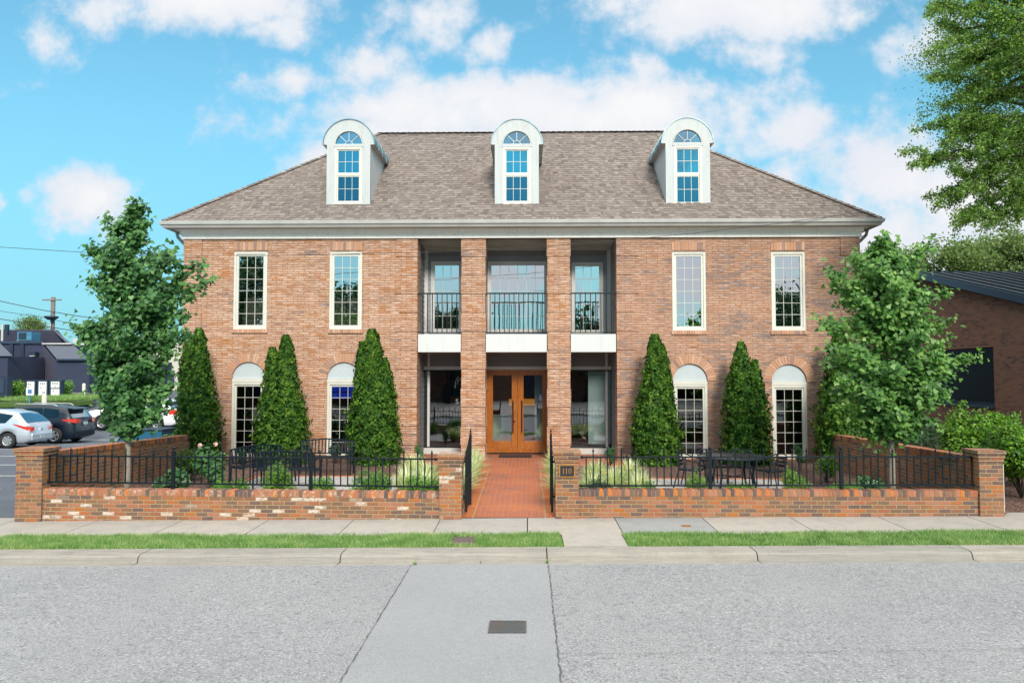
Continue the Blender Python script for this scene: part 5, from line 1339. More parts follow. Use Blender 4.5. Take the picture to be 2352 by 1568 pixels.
for i, (X, Y, lab) in enumerate([
    (-1.33, 14.6, 'striped grass clump behind the left gate leaf, nearest the street'), (-1.31, 15.5, 'striped grass clump left of the walk, second from the street'),
    (-1.28, 16.5, 'striped grass clump spilling onto the walk left of its middle'), (-1.28, 17.6, 'striped grass clump left of the walk, second from the porch'), (-1.36, 18.8, 'striped grass clump left of the walk at the porch column'),
    (.68, 14.6, 'striped grass clump behind the right gate leaf, nearest the street'), (.67, 15.6, 'striped grass clump right of the walk, second from the street'), (.66, 16.8, 'striped grass clump right of the walk, second from the porch'), (.68, 18.1, 'striped grass clump right of the walk near the porch'),
    (-1.95, 14.5, 'striped grass clump directly behind the whitewashed gate pier'), (-2.35, 14.9, 'striped grass clump above the boxwoods at the right edge of the left patio'), (-2.1, 16.0, 'striped grass clump in the middle of the bed left of the walk'), (-2.55, 17.2, 'striped grass clump between the left patio and the tall arborvitae'),
    (1.25, 14.4, 'striped grass clump just right of the plaque pier'), (1.7, 15.0, 'striped grass clump among yellow lilies right of the pier'), (2.1, 14.6, 'large striped grass clump at the left edge of the right patio'), (1.45, 16.2, 'striped grass clump in the middle of the bed right of the walk'), (2.2, 16.5, 'striped grass clump in front of the arborvitae right of the portico')]):
    tuft('striped_grass', lab, 'grass clump', X, Y, 620, .56, 'leaf_stripe', gz(Y)-.0, LG, 80+i, w_=.014)
tuft('weed', 'tiny weed in the kerb joint at the right edge of the pale road strip', 'weed', .27, 10.50, 26, .07, 'blade', RZ+.0, 'weeds in the gutter', 131, w_=.008)
tuft('weed', 'tiny weed at the kerb where the left road joint meets the gutter', 'weed', -1.52, 10.42, 26, .06, 'blade', RZ-.01, 'weeds in the gutter', 132, w_=.008)
tuft('daylily', 'yellow flowering daylily beside the plaque pier', 'flower', 1.35, 14.9, 90, .42, 'leaf_broad', gz(15), 'yellow daylilies', 120, 4)
tuft('daylily', 'yellow flowering daylily nearer the right patio', 'flower', 1.85, 15.5, 90, .45, 'leaf_broad', gz(15), 'yellow daylilies', 121, 3)
tuft('daylily', 'yellow flowering daylily left of the whitewashed gate pier', 'flower', -2.25, 15.5, 90, .46, 'leaf_broad', gz(15), 'yellow daylilies', 122, 2)

# hedge and shrubs beyond the right side wall
shrub('hedge', 'dark clipped hedge between the side wall and the brown building', 'hedge', 0, 22.5, 4.2, 1.05, 'leaf_dark', 9000, .07, 130, x=10.9, zg=.15, d_=7, lobes=40)
for i, (px, Y, w_, h_, zt_, lab) in enumerate([(2228, 15.8, 1.1, 2.05, 0, 'tall bright green shrub just behind the right end pier'), (2300, 16.8, 1.2, 1.75, 0, 'bright green shrub between the two tallest right hand shrubs'), (2345, 14.9, 1.1, 1.72, 0, 'bright green shrub at the right edge of the picture'), (2190, 17.6, 1.0, 1.1, 0, 'lower bright shrub at the left of the right hand shrubs'), (2430, 15.5, 1.2, 1.6, 0, 'bright shrub beyond the picture edge at right')]):
    shrub('laurel_shrub', lab, 'shrub', px, Y, w_, h_, 'leaf_bright', 5600, .072, 140+i, 'bright shrubs beside the brown building', zg=.08, lobes=18, spiky=4)
x0 = PX(2307.8, 1120, 13.3); o = thing('marker_post', 'narrow white marker post behind the right end pier', 'post', (x0+.018, 13.4, .1))
mb = MB(); mb.box(-.018, .018, -.03, .03, -.1, .80); mb.build('stake', 'sign_white', o, bevel=.004); mb = MB(); mb.box(-.02, .02, -.032, .032, .801, .82); mb.build('cap', 'side_trim', o)

# big oak reaching in at upper right
def crown_tree(name, label, X, Y, zg, zc, rx_, ry_, rz_, n, lsz, mt, bark, seed, tr=.25, shape=OVAL, tufts=260, group=None, sprays=None, r0f=.55, hang=0., tsz=.34):
    random.seed(seed); o = thing(name, label, 'tree', (X, Y, zg), 0, group)
    mb = MB(); mb.tube([(X, Y, zg-.1), (X+.1, Y, zg+(zc-zg)*.5), (X, Y, zc)], [tr, tr*.75, tr*.45], 10); mb.build('trunk', bark, o, True, smooth=True)
    P, N = [], []; br = MB(); k_ = n//tufts
    for k in range(tufts):
        v = Vector((random.gauss(0, 1), random.gauss(0, 1), random.gauss(0, 1))).normalized(); r_ = r0f+(1-r0f)*random.random()**.5; r_ *= random.uniform(.86, 1.08)
        c = Vector((X+v.x*rx_*r_, Y+v.y*ry_*r_, zc+v.z*rz_*r_)); s = tsz*random.uniform(.6, 1.3)
        q = np.array(c)+rng.normal(size=(k_, 3))*np.array([s, s, s*.8]); 
        if hang: q[:, 2] -= hang*((q[:, 0]-c.x)**2+(q[:, 1]-c.y)**2)/s
        P.append(q); N.append(rng.normal(size=(k_, 3))*.7+np.array([0, -.3, .6]))
        if k % 3 == 0:
            st = Vector((X, Y, zc-rz_*.35+random.uniform(-.2, .5)*rz_)); br.tube(limb_pts(st, c, .15, 6, .03), [.05*tr/.25*(1-i/6)+.008 for i in range(6)], 5)
    for (pa, pb, wd) in (sprays or []):
        pts = limb_pts(pa, pb, .12, 9, .02); br.tube(pts, [.03*(1-i/9)+.005 for i in range(9)], 5); L_ = (Vector(pb)-Vector(pa)).length
        for j in range(int(L_*16)):
            s = (j+random.random())/(L_*16); f = s*8; i0 = min(7, int(f)); p = pts[i0].lerp(pts[i0+1], f-i0)
            d = Vector((random.gauss(0, .5), random.gauss(0, .5), random.gauss(-.25, .4)))*wd*(1.15-s)
            e = p+d; m_ = 24; q = np.array([p.lerp(e, random.random()**.7) for _ in range(m_)])+rng.normal(size=(m_, 3))*.06; P.append(q); N.append(rng.normal(size=(m_, 3))*.8+np.array([0, -.2, .5])); br.tube([p, e], [.006, .003], 3)
    br.build('branches', bark, o, True); P = np.concatenate(P); N = np.concatenate(N)
    leaves('foliage', P, N, rng.uniform(.7, 1.2, len(P))*lsz, shape, mt, o, (X, Y, zg)); return o
OY = 17.0
def SPR(a, b, y=OY): return (P3(a[0], a[1], y+.8), P3(b[0], b[1], y-.2))
sp = []
for (a, b, wd) in [((2420, 380), (2068, 352), .42), ((2380, 60), (2150, 8), .5), ((2400, 160), (2152, 60), .5), ((2450, 250), (2140, 175), .45), ((2420, 300), (2092, 300), .4), ((2400, 400), (2120, 452), .35), ((2380, 420), (2192, 500), .4), ((2400, 450), (2250, 528), .4),
                   ((2420, 330), (2150, 240), .5), ((2450, 100), (2200, 120), .6), ((2450, 200), (2200, 220), .6), ((2450, 300), (2190, 330), .55), ((2460, 380), (2230, 400), .5), ((2460, 440), (2300, 480), .4), ((2450, 20), (2210, -20), .6), ((2450, 150), (2260, 170), .6), ((2450, 260), (2260, 280), .6), ((2460, 340), (2280, 350), .5), ((2460, 60), (2270, 60), .6), ((2480, 430), (2330, 500), .35)]:
    q = SPR(a, b, OY+random.uniform(-.6, .6)); sp.append((q[0], q[1], wd*.8))
    for _ in range(3):
        f = random.uniform(.35, .8); px_ = a[0]+(b[0]-a[0])*f; py_2 = a[1]+(b[1]-a[1])*f; an = random.uniform(-.9, 1.2); ll = random.uniform(50, 110)
        q = SPR((px_, py_2), (px_-ll*math.cos(an), py_2+ll*math.sin(an)), OY+random.uniform(-.8, .8)); sp.append((q[0], q[1], .28))
crown_tree('oak_tree', 'large leafy oak whose boughs hang in at the upper right of the picture', 14.8, OY+.8, .1, 10.5, 5.1, 4.6, 3.7, 135000, .066, 'leaf_oak', 'bark_dark', 201, .35, SLIM*np.array([2.4, 1.]), 700, sprays=sp, r0f=.30, tsz=.27)
# small dark sprig low at the right edge
for i, (px, py, Y, w_, h_, mt, lab) in enumerate([]): pass
# trees behind
for i, (px, py, Y, rr_, lab) in enumerate([(2175, 600, 40, 1.9, 'pale green tree behind the brown building, left of the others'), (2255, 590, 43, 1.7, 'pale green tree behind the brown building, middle of the row'), (2340, 585, 40, 2.1, 'pale green tree behind the brown building at the right edge'), (2020, 610, 42, 1.7, 'pale green tree top showing behind the right ginkgo'), (2440, 580, 40, 2.2, 'pale green tree behind the brown building beyond the picture edge')]):
    crown_tree('background_tree', lab, PX(px, py, Y), Y, .3, PZ(px, py+28, Y), rr_, rr_, rr_*.95, 11000, .17, 'leaf_far', 'bark_dark', 210+i, .2, OVAL, 75, 'pale trees behind the brown building', tsz=.30, r0f=.45)
crown_tree('background_tree', 'small round tree top above the navy restaurant roof', PX(70, 748, 90), 90, .9, PZ(70, 752, 90), 1.5, 1.5, 1.1, 3500, .22, 'leaf_far', 'bark_dark', 220, .2, OVAL, 60, tsz=.4, r0f=.2)

# ------------------------------------------------------------------ brown brick building at the right
BX = 13.3
bzs = lambda px, py: (F*0+BX, )
def on_x(px, py, X=BX):
    d = ray(px, py); s = X/d.x; return d.y*s, CZ+d.z*s
ry, rz_ = on_x(2113, 640); ny, nz_ = on_x(2352, 697); sl = (rz_-nz_)/(ry-ny)
bb = thing('brown_brick_building', 'brown brick building with dark metal roof at the right edge', 'building', (BX+5, 24, 0))
y0 = 17.8; y1 = ry+ (ry-17.8)*.9
wy1, wz0a = on_x(2285, 932); _, wz1a = on_x(2284, 796); wy2 = 28.5
mb = MB(); ztop = lambda y: rz_-abs(y-ry)*sl
ys = [y0, wy1, ry, wy2, y1]
def wpan(a, b, lo, hi): mb.face([(BX,b,lo if not callable(lo) else lo(b)),(BX,a,lo if not callable(lo) else lo(a)),(BX,a,hi if not callable(hi) else hi(a)),(BX,b,hi if not callable(hi) else hi(b))])
wpan(y0, wy1, -.3, ztop); wpan(wy2, y1, -.3, ztop); wpan(wy1, ry, wz1a, ztop); wpan(ry, wy2, wz1a, ztop); wpan(wy1, ry, -.3, wz0a); wpan(ry, wy2, -.3, wz0a)
for (a, b) in ((y0, y0), (y1, y1)): mb.face([(BX,a,-.3),(BX+14,a,-.3),(BX+14,a,ztop(a)),(BX,a,ztop(a))])
for (ya_, yb_) in ((wy1, wy1), (wy2, wy2)): mb.face([(BX,ya_,wz0a),(BX+.2,ya_,wz0a),(BX+.2,ya_,wz1a),(BX,ya_,wz1a)])
mb.face([(BX,wy1,wz1a),(BX+.2,wy1,wz1a),(BX+.2,wy2,wz1a),(BX,wy2,wz1a)])
mb.build('wall', 'brown_brick', bb, True)
mb = MB(); mb.box(BX+.10, BX+.16, wy1, wy2, wz0a, wz1a); wo_ = mb.build('window', 'navy_trim', bb, True)
mb = MB(); mb.face([(BX+.09,wy2-.1,wz0a+.1),(BX+.09,wy1+.1,wz0a+.1),(BX+.09,wy1+.1,wz1a-.1),(BX+.09,wy2-.1,wz1a-.1)]); mb.build('pane', 'dark_glass' if 'dark_glass' in MAT else 'black_metal', wo_, True)
for v in wo_.children[0].data.vertices: pass
mb = MB(); mb.box(BX+.05, BX+.085, (wy1+wy2)/2-.05, (wy1+wy2)/2+.05, wz0a, wz1a); mb.build('mullion', 'navy_trim', wo_, True)
mb = MB(); mb.box(BX-.03, BX+.1, wy1-.02, wy2+.02, wz0a-.07, wz0a-.001); mb.build('sill', 'blue_fascia', wo_, True)
mb = MB(); ov = .22
for (ya_, yb_) in ((y0-.4, ry), (y1+.4, ry)):
    za_ = ztop(ya_)+.02; zb_ = rz_+.02; mb.face([(BX-ov,ya_,za_+.2),(BX+14,ya_,za_+.2),(BX+14,yb_,zb_+.2),(BX-ov,yb_,zb_+.2)]); mb.face([(BX-ov,ya_,za_),(BX+14,ya_,za_),(BX+14,yb_,zb_),(BX-ov,yb_,zb_)])
    x = BX
    while x < BX+13.5:
        mb.add([(x-.02,ya_,za_+.2),(x+.02,ya_,za_+.2),(x+.02,yb_,zb_+.2),(x-.02,yb_,zb_+.2),(x-.02,ya_,za_+.245),(x+.02,ya_,za_+.245),(x+.02,yb_,zb_+.245),(x-.02,yb_,zb_+.245)], [(0,1,5,4),(1,2,6,5),(2,3,7,6),(3,0,4,7),(4,5,6,7)]); x += .42
mb.build('metal_roof', 'dark_metal_roof', bb, True)
mb = MB()
for (ya_, yb_) in ((y0-.4, ry), (y1+.4, ry)):
    za_ = ztop(ya_)+.02; zb_ = rz_+.02; x = BX-ov-.02
    mb.add([(x-.03,ya_,za_+.03),(x+.0,ya_,za_+.03),(x,yb_,zb_+.03),(x-.03,yb_,zb_+.03),(x-.03,ya_,za_+.25),(x,ya_,za_+.25),(x,yb_,zb_+.25),(x-.03,yb_,zb_+.25)], [(0,1,5,4),(1,2,6,5),(2,3,7,6),(3,0,4,7),(4,5,6,7),(3,2,1,0)])
mb.build('rake_board', 'blue_fascia', bb, True)

# ------------------------------------------------------------------ left background
NB = 54.0
def N3(px, py, y=NB): return P3(px, py, y)
nb = thing('restaurant_building', 'dark navy drive through restaurant with grey shingled roof beyond the parking lot', 'building', (PX(90, 900, NB), NB, .9))
def quad(name, mt, pts, parent): mb = MB(); mb.face(pts); return mb.build(name, mt, parent, True)
def nbox(name, mt, px0, px1, py0, py1, ya_, yb_, parent=nb):
    x0, z1 = PX(px0, py0, ya_), PZ(px0, py0, ya_); x1, z0 = PX(px1, py1, ya_), PZ(px1, py1, ya_); mb = MB(); mb.box(x0, x1, ya_, yb_, z0, z1); return mb.build(name, mt, parent, True)
nbox('wall', 'navy_wall', -160, 100, 787, 925, NB, NB+9); nbox('wall', 'navy_wall', 127, 203, 825, 925, NB-3.0, NB+9)
a0 = N3(97, 790, NB); c0 = N3(127, 825, NB-3.0); zg_ = .5
mb = MB(); mb.face([(a0[0],NB,zg_),(c0[0],NB-3.0,zg_),(c0[0],NB-3.0,c0[2]),(a0[0],NB,a0[2])]); mb.build('wall', 'navy_wall_plum', nb, True)
nbox('parapet_cap', 'blue_fascia', -160, 100, 783, 789, NB-.15, NB+.1)
for px in (22, 47): nbox('downspout', 'navy_trim', px, px+4, 789, 925, NB-.12, NB-.001)
nbox('door', 'navy_trim', 59, 79, 840, 905, NB-.06, NB+.0)
wl = nbox('wall_lamp', 'navy_trim', 66, 80, 808, 815, NB-.5, NB-.001); nbox('lens', 'side_trim', 68, 79, 815, 818, NB-.45, NB-.1, wl)
# sloped shingle roof pieces
def prism(name, mt, pts, dy, parent): 
    mb = MB(); n = len(pts); mb.add([tuple(p) for p in pts]+[(p[0], p[1]+dy, p[2]) for p in pts], [tuple(range(n)), tuple(range(2*n-1, n-1, -1))]+[(i, (i+1) % n, n+(i+1) % n, n+i) for i in range(n)]); return mb.build(name, mt, parent, True)
prism('upper_siding', 'navy_wall_plum', [N3(-160, 787, NB+3), N3(150, 790, NB+3), N3(124, 757, NB+3), N3(-160, 757, NB+3)], .5, nb)
quad('shingle_roof', 'grey_shingle', [N3(130, 824, NB-3.2), N3(206, 826, NB-3.2), N3(165, 789, NB+.3), N3(100, 788, NB+.3)], nb)
quad('shingle_roof', 'grey_shingle', [N3(206, 826, NB-3.2), N3(208, 826, NB+7), N3(124, 757, NB+3), N3(165, 789, NB+.3)], nb)
quad('shingle_roof', 'grey_shingle', [N3(165, 789, NB+.3), N3(124, 757, NB+3), N3(122, 757, NB+2.9), N3(155, 790, NB+.3)], nb)
quad('shingle_roof', 'grey_shingle', [N3(-60, 818, NB-5), N3(29, 817, NB-5), N3(0, 788, NB-1), N3(-60, 788, NB-1)], nb)
nbox('wall', 'navy_wall', -60, 15, 818, 925, NB-4.8, NB-1); nbox('eave_trim', 'navy_trim', 128, 206, 824, 828, NB-3.25, NB-3.0)
nbox('roof_flashing', 'side_trim', 96, 163, 787.5, 790.5, NB-.3, NB+.2)
for k_ in range(7): nbox('siding_course', 'navy_trim', -160, 126+k_*3.2, 760+k_*4, 760.6+k_*4, NB+2.95, NB+2.999)
ac = thing('rooftop_unit', 'blue rooftop air unit on the navy restaurant', 'air unit', N3(54, 786, NB+1)); 
nbox('casing', 'blue_unit', 40, 72, 762, 781, NB+.5, NB+1.5, ac); nbox('grille', 'navy_trim', 43, 59, 764, 778, NB+.45, NB+.499, ac); nbox('stand', 'side_trim', 39, 73, 781, 785, NB+.6, NB+1.4, ac)
o = thing('roof_mast', 'weathered conduit mast with service caps on the restaurant roof', 'mast', N3(5, 785, NB+.5)); nbox('pipe', 'side_trim', 3, 6, 745, 785, NB+.5, NB+.6, o); nbox('insulator', 'navy_trim', 10, 17, 745, 770, NB+.5, NB+.7, o)
# menu boards
for i, (a, b, lab) in enumerate([(58, 82, 'leftmost of three dark drive through menu boards'), (85, 110, 'middle of the three dark drive through menu boards'), (113, 140, 'rightmost menu board, its white face split in two')]):
    y = 46.5; o = thing('menu_board', lab, 'sign', (PX((a+b)/2, 912, y), y, PZ(a, 922, y)), 0, 'drive through menu boards')
    nbox('cabinet', 'navy_trim', a, b, 872, 911, y, y+.35, o); nbox('post', 'navy_trim', (a+b)/2-4, (a+b)/2+4, 911, 925, y+.1, y+.25, o)
    if i < 2: nbox('menu_face', 'sign_white', a+4, b-4, 876, 908, y-.03, y-.001, o)
    else: nbox('menu_face', 'sign_white', a+4, b-4, 876, 890.5, y-.03, y-.001, o); nbox('menu_face', 'sign_white', a+4, b-4, 893, 908, y-.03, y-.001, o)
    mb = MB()
    for (fx, fy) in ([(.25,.12),(.5,.12),(.75,.12),(.55,.8),(.75,.8),(.3,.45)] if i == 1 else [(.2,.1),(.4,.1),(.6,.1),(.8,.12),(.5,.35),(.3,.7)] if i == 2 else [(.2,.15),(.25,.4),(.5,.2),(.7,.6)]):
        px = a+4+(b-a-8)*fx; py = 877+30*fy; X_, Z_ = PX(px, py, y-.035), PZ(px, py, y-.035); mb.box(X_-.03, X_+.03, y-.04, y-.031, Z_-.05, Z_+.05)
    mb.build('menu_pictures', 'sign_ink', o, True)
o = thing('small_sign', 'small white sign with blue marks on a thin post before the menu boards', 'sign', (PX(67, 925, 44), 44, PZ(67, 935, 44)))
nbox('panel', 'sign_white', 60, 75, 890, 907, 44, 44.04, o); nbox('blue_mark', 'sign_blue', 64, 72, 894, 903, 43.97, 43.999, o); nbox('post', 'blue_unit', 66, 68.5, 907, 936, 44.01, 44.06, o)
o = thing('order_kiosk', 'dark order kiosk at the left picture edge', 'kiosk', (PX(4, 915, 45), 45, PZ(4, 920, 45))); nbox('case', 'navy_trim', -14, 16, 863, 910, 45, 45.5, o); nbox('screen', 'blue_fascia', -8, 8, 869, 902, 44.96, 44.999, o); nbox('base', 'navy_trim', -6, 8, 910, 920, 45.1, 45.4, o)
for (px, py0, py1, Y, w_, lab) in [(101.5, 907, 932, 40, 11, 'short cream bollard in front of the menu boards'), (192, 880, 921, 47, 7.5, 'tall cream bollard at the restaurant corner')]:
    o = thing('bollard', lab, 'bollard', (PX(px, py1, Y), Y, PZ(px, py1, Y)), 0, 'cream bollards by the drive through'); r_ = w_/2*Y/F; h_ = PZ(px, py0, Y)-PZ(px, py1, Y)
    mb = MB(); mb.lathe((0, 0, 0), [(r_, 0), (r_, h_-.1), (r_*.85, h_-.03), (r_*.4, h_), (.001, h_)], 14); mb.build('sleeve', 'cream_post', o, smooth=True)
    mb = MB(); mb.lathe((0, 0, 0), [(r_*1.2, 0), (r_*1.2, .03), (r_, .03)], 14); mb.build('footing', 'concrete', o)
o = thing('clearance_post', 'yellow painted post beside the restaurant corner', 'post', (PX(206, 907, 53), 53, .9)); nbox('column', 'yellow_paint', 203, 210, 863, 907, 53, 53.2, o); nbox('canopy_beam', 'blue_fascia', 203, 232, 858, 863, 53, 55, o)
o = thing('retaining_wall', 'short brown stone block wall by the restaurant corner', 'wall', (PX(180, 910, 49.5), 49.5, .8)); nbox('blocks', 'stone_block', 158, 192, 904, 915, 49.5, 50, o); nbox('cap', 'concrete', 157, 193, 902, 904, 49.45, 50.05, o)
mb = MB(); pts = [P3(-40, 925, 44), P3(150, 925, 44), P3(215, 918, 46), P3(215, 909, 52), P3(-40, 905, 52)]; mb.face(pts); mb.face([(p[0], p[1], p[2]-.25) for p in pts[:3]]+[pts[2], pts[1], pts[0]]); tag(mb.build('lawn_island', 'lawn_base'), kind='structure')
xa, xb = PX(10, 925, 46), PX(195, 925, 46); ph = lambda px: PZ(px, 920, 46)
bz_ = PZ(60, 916, 46.5)
blades('grass_island', 9000, (xa, xb), (44.2, 49), (.15, .35), [], lambda x: x*0+PZ(60, 917, 46.5), .6, .02); tag([q for q in COL.objects if q.name.startswith('grass_island')][0], 'rough grass on the island by the menu boards', 'grass')
shrub('island_bush', 'yellow green bush left of the menu boards', 'bush', 0, 47.2, 1.9, 1.35, 'leaf_bright', 2600, .13, 160, x=PX(36, 900, 47.2), zg=PZ(36, 918, 47.2), group='bushes by the menu boards')
shrub('island_bush', 'darker green bush right of the menu boards', 'bush', 0, 48, 1.2, 1.3, 'leaf_box', 2000, .11, 161, x=PX(151, 900, 48), zg=PZ(151, 914, 48), group='bushes by the menu boards')
cb = thing('cream_building', 'cream walled building beyond the restaurant, half hidden by the left ginkgo', 'building', (PX(310, 900, 80), 80, .9))
nbox('wall', 'cream_wall', 168, 470, 792, 940, 80, 95, cb); nbox('parapet', 'side_trim', 166, 472, 788, 792, 79.9, 95, cb); nbox('rooftop_box', 'side_trim', 168, 186, 777, 788, 84, 86, cb); nbox('blue_awning', 'blue_fascia', 205, 300, 858, 863, 78.5, 79.99, cb); nbox('window', 'blue_fascia', 330, 400, 850, 885, 79.93, 79.99, cb)
# utility pole and lines
up_ = thing('utility_pole', 'wooden utility pole with crossarm and transformer beyond the restaurant', 'pole', N3(118, 900, 62)); UPY = 62
nbox('shaft', 'utility_wood', 116.8, 119.6, 682, 900, UPY, UPY+.14, up_); nbox('crossarm', 'utility_wood', 97, 140, 687, 690, UPY-.1, UPY-.001, up_)
mb = MB(); x, y, z = P3(118, 731, UPY-.3); mb.lathe((x, y, z-.25), [(.01, .1), (.26, .12), (.52, .3), (.52, .42), (.01, .42)], 12); mb.build('transformer', 'navy_trim', up_, True)
nbox('conduit', 'side_trim', 114, 115.2, 740, 800, UPY-.2, UPY-.15, up_)
for i, (a, b, c, lab) in enumerate([((-60, 677), (97, 712), (260, 737), 'topmost of the overhead lines left of the house'), ((-60, 704), (90, 727), (260, 762), 'middle overhead line, meeting the pole at its transformer'), ((-60, 721), (97, 748), (260, 772), 'lowest thick overhead line over the restaurant roof')]):
    wire('overhead_line', lab, [P3(*a, 58), P3((a[0]+b[0])/2, (a[1]+b[1])/2+1, 60), P3(*b, 61), P3((b[0]+c[0])/2, (b[1]+c[1])/2+1, 64), P3(*c, 70), P3(c[0]+300, c[1]+20, 90)], .03 if i != 1 else .02)
# blue dumpster and shrub behind the side wall
o = thing('recycling_bin', 'blue bin behind the parking lot wall', 'bin', (PX(340, 1000, 25), 25, lz(25))); 
mb = MB(); mb.add([(-.62,-.4,0),(.62,-.4,0),(.62,.4,0),(-.62,.4,0),(-.7,-.5,1.0),(.7,-.5,1.0),(.7,.5,1.0),(-.7,.5,1.0)], [(0,1,5,4),(1,2,6,5),(2,3,7,6),(3,0,4,7),(3,2,1,0)]); mb.build('body', 'blue_bin', o)
mb = MB(); mb.box(-.74, .74, -.54, .54, 1.0, 1.06); mb.build('lid', 'navy_trim', o, bevel=.02)
shrub('lot_shrub', 'green shrub between the blue bin and the house corner', 'shrub', 0, 23.5, 1.0, 1.1, 'leaf_box', 1800, .07, 170, x=PX(398, 1000, 23.5), zg=-.2)

# ------------------------------------------------------------------ cars
def car(name, label, loc, rz, L_, W_, zr_, topx, topz, belt, paintm, tail, wheel_r, wheels, rearwin, sidewins, rails=False, spoiler=False, hubs='alloy'):
    """front towards -x, rear +x. topx/topz roofline, belt height function"""
    o = thing(name, label, 'car', loc, rz, 'cars parked in the lot'); h = L_/2; n = 84; xs = np.linspace(-h, h, n)
    body = MB(); rows = []; clear = .20
    def zb_(x):
        z = clear
        for wxp in wheels:
            R_ = wheel_r+.055
            if abs(x-wxp) < R_: z = max(z, wheel_r+math.sqrt(R_*R_-(x-wxp)**2))
        if abs(x) > h-.25: z = max(z, clear+.10*(abs(x)-(h-.25))/.25)
        return z
    def half(x):
        e = (h-abs(x)); return W_/2*(1-.16*max(0, 1-e/.55)**2.2)
    def sec(x):
        zt = float(np.interp(x, topx, topz)); zbt = min(zt-.01, float(np.interp(x, *belt))); hw = half(x); z0 = zb_(x); cab = max(0, min(1, (zt-zbt)/.45)); hr = hw*(1-.05)-.15*cab
        zm = max(z0+.01, min(.55, zbt-.05))
        return [(0, z0), (hw*.90, z0), (hw*.985, min(z0+.05, zm)), (hw, zm), (hw*.985, (zm+zbt)/2), (hw*.95, zbt), (hr*.5+hw*.475, zbt*.5+(zt-.05)*.5), (hr, zt-.06*max(.3, cab)), (hr*.88, zt-.012), (hr*.5, zt), (0, zt+.006)]
    S = [sec(x) for x in xs]; K = len(S[0]); vs = []
    for x, s in zip(xs, S):
        vs += [(x, -y, z) for y, z in s]+[(x, y, z) for y, z in reversed(s)]
    fs = []; M = 2*K
    for i in range(n-1):
        for k in range(M):
            k2 = (k+1) % M; fs.append((i*M+k, (i+1)*M+k, (i+1)*M+k2, i*M+k2))
    fs += [tuple(range(M)), tuple((n-1)*M+k for k in range(M-1, -1, -1))]
    body.add(vs, fs); body.build('body', paintm, o, smooth=True)
    def side(x, t_, s):       # point on side glass band, t 0 belt..1 roof
        q = sec(x); b_ = q[5]; r_ = q[7]; return Vector((x, s*(b_[0]+(r_[0]-b_[0])*t_+.008), b_[1]+(r_[1]-b_[1])*t_))
    for s in (-1, 1):
        for (xa, xb, ta, tb, xa2, xb2) in sidewins:
            mb = MB(); m_ = 8
            for i in range(m_):
                f0, f1 = i/m_, (i+1)/m_; p = lambda f, t_: side(((xa+(xb-xa)*f) if t_ == 0 else (xa2+(xb2-xa2)*f)), ta if t_ == 0 else tb, s)
                mb.face([p(f0,0), p(f1,0), p(f1,1), p(f0,1)])
            mb.build('side_window', 'glass_car', o, smooth=True)
    def topp(x, f, e=.012):     # point on the top surface at fraction f of half roof width
        q = sec(x); hw = q[7][0]; z = q[10][1]; return Vector((x+e, f*hw, z+e-.02*abs(f)**3))
    xa, xb, fa, fb_ = rearwin; mb = MB(); m_ = 6
    for j in range(m_):
        for i in range(4):
            x0_, x1_ = xa+(xb-xa)*i/4, xa+(xb-xa)*(i+1)/4; g0, g1 = -1+2*j/m_, -1+2*(j+1)/m_; w0_ = fa+(fb_-fa)*i/4; w1_ = fa+(fb_-fa)*(i+1)/4
            mb.face([topp(x0_, g0*w0_), topp(x0_, g1*w0_), topp(x1_, g1*w1_), topp(x1_, g0*w1_)])
    mb.build('rear_window', 'glass_car', o, smooth=True)
    xw = [x for x in topx]; mb = MB(); xa, xb = topx[3]+.05, topx[4]-.05
    for j in range(m_): g0, g1 = -.85+1.7*j/m_, -.85+1.7*(j+1)/m_; mb.face([topp(xa, g0, -.0)+Vector((-.01,0,.02)), topp(xb, g0, 0)+Vector((-.01,0,.02)), topp(xb, g1, 0)+Vector((-.01,0,.02)), topp(xa, g1, 0)+Vector((-.01,0,.02))])
    mb.build('windscreen', 'glass_car', o)
    for wxp in wheels:
        for s in (-1, 1):
            c = W_/2-.12; mb = MB(); mb.lathe((0, 0, 0), [(wheel_r*.62, .1), (wheel_r*.9, .11), (wheel_r, .07), (wheel_r, -.07), (wheel_r*.9, -.1), (.02, -.1)], 28)
            mb.v = [(wxp+x, s*(c+z), wheel_r+y) for x, y, z in mb.v]; to = mb.build('wheel', 'tyre', o, smooth=True)
            mb = MB(); mb.lathe((0, 0, 0), [(wheel_r*.64, .085), (wheel_r*.60, .10), (wheel_r*.52, .085)], 24)
            for k in range(7 if hubs == 'hub' else 5):
                a = 2*math.pi*k/(7 if hubs == 'hub' else 5)+.3; d = Vector((math.cos(a), math.sin(a), 0)); t_ = Vector((-d.y, d.x, 0)); wd = wheel_r*(.13 if hubs == 'hub' else .10)
                mb.obox(d*wheel_r*.3+Vector((0, 0, .09)), d*wheel_r*.27, t_*wd, (0, 0, .01))
            mb.lathe((0, 0, .085), [(wheel_r*.18, 0), (wheel_r*.15, .02), (.001, .022)], 14)
            mb.v = [(wxp+x, s*(c+z), wheel_r+y) for x, y, z in mb.v]; mb.build('rim', 'alloy', to)
            mb = MB(); mb.lathe((0, 0, 0), [(wheel_r*.6, .06), (.001, .06)], 20); mb.v = [(wxp+x, s*(c+z), wheel_r+y) for x, y, z in mb.v]; mb.build('brake_disc', 'tyre', to)
    # underbody
    mb = MB(); mb.box(-h+.3, h-.35, -W_/2+.16, W_/2-.16, .18, .5); mb.build('underbody', 'tyre', o)
    # tail lamps wrap round the corner: tail = (x start, z top/bottom at start, z top/bottom at the corner, inner fraction)
    xa_, zt0, zb0, zt1, zb1, inn = tail
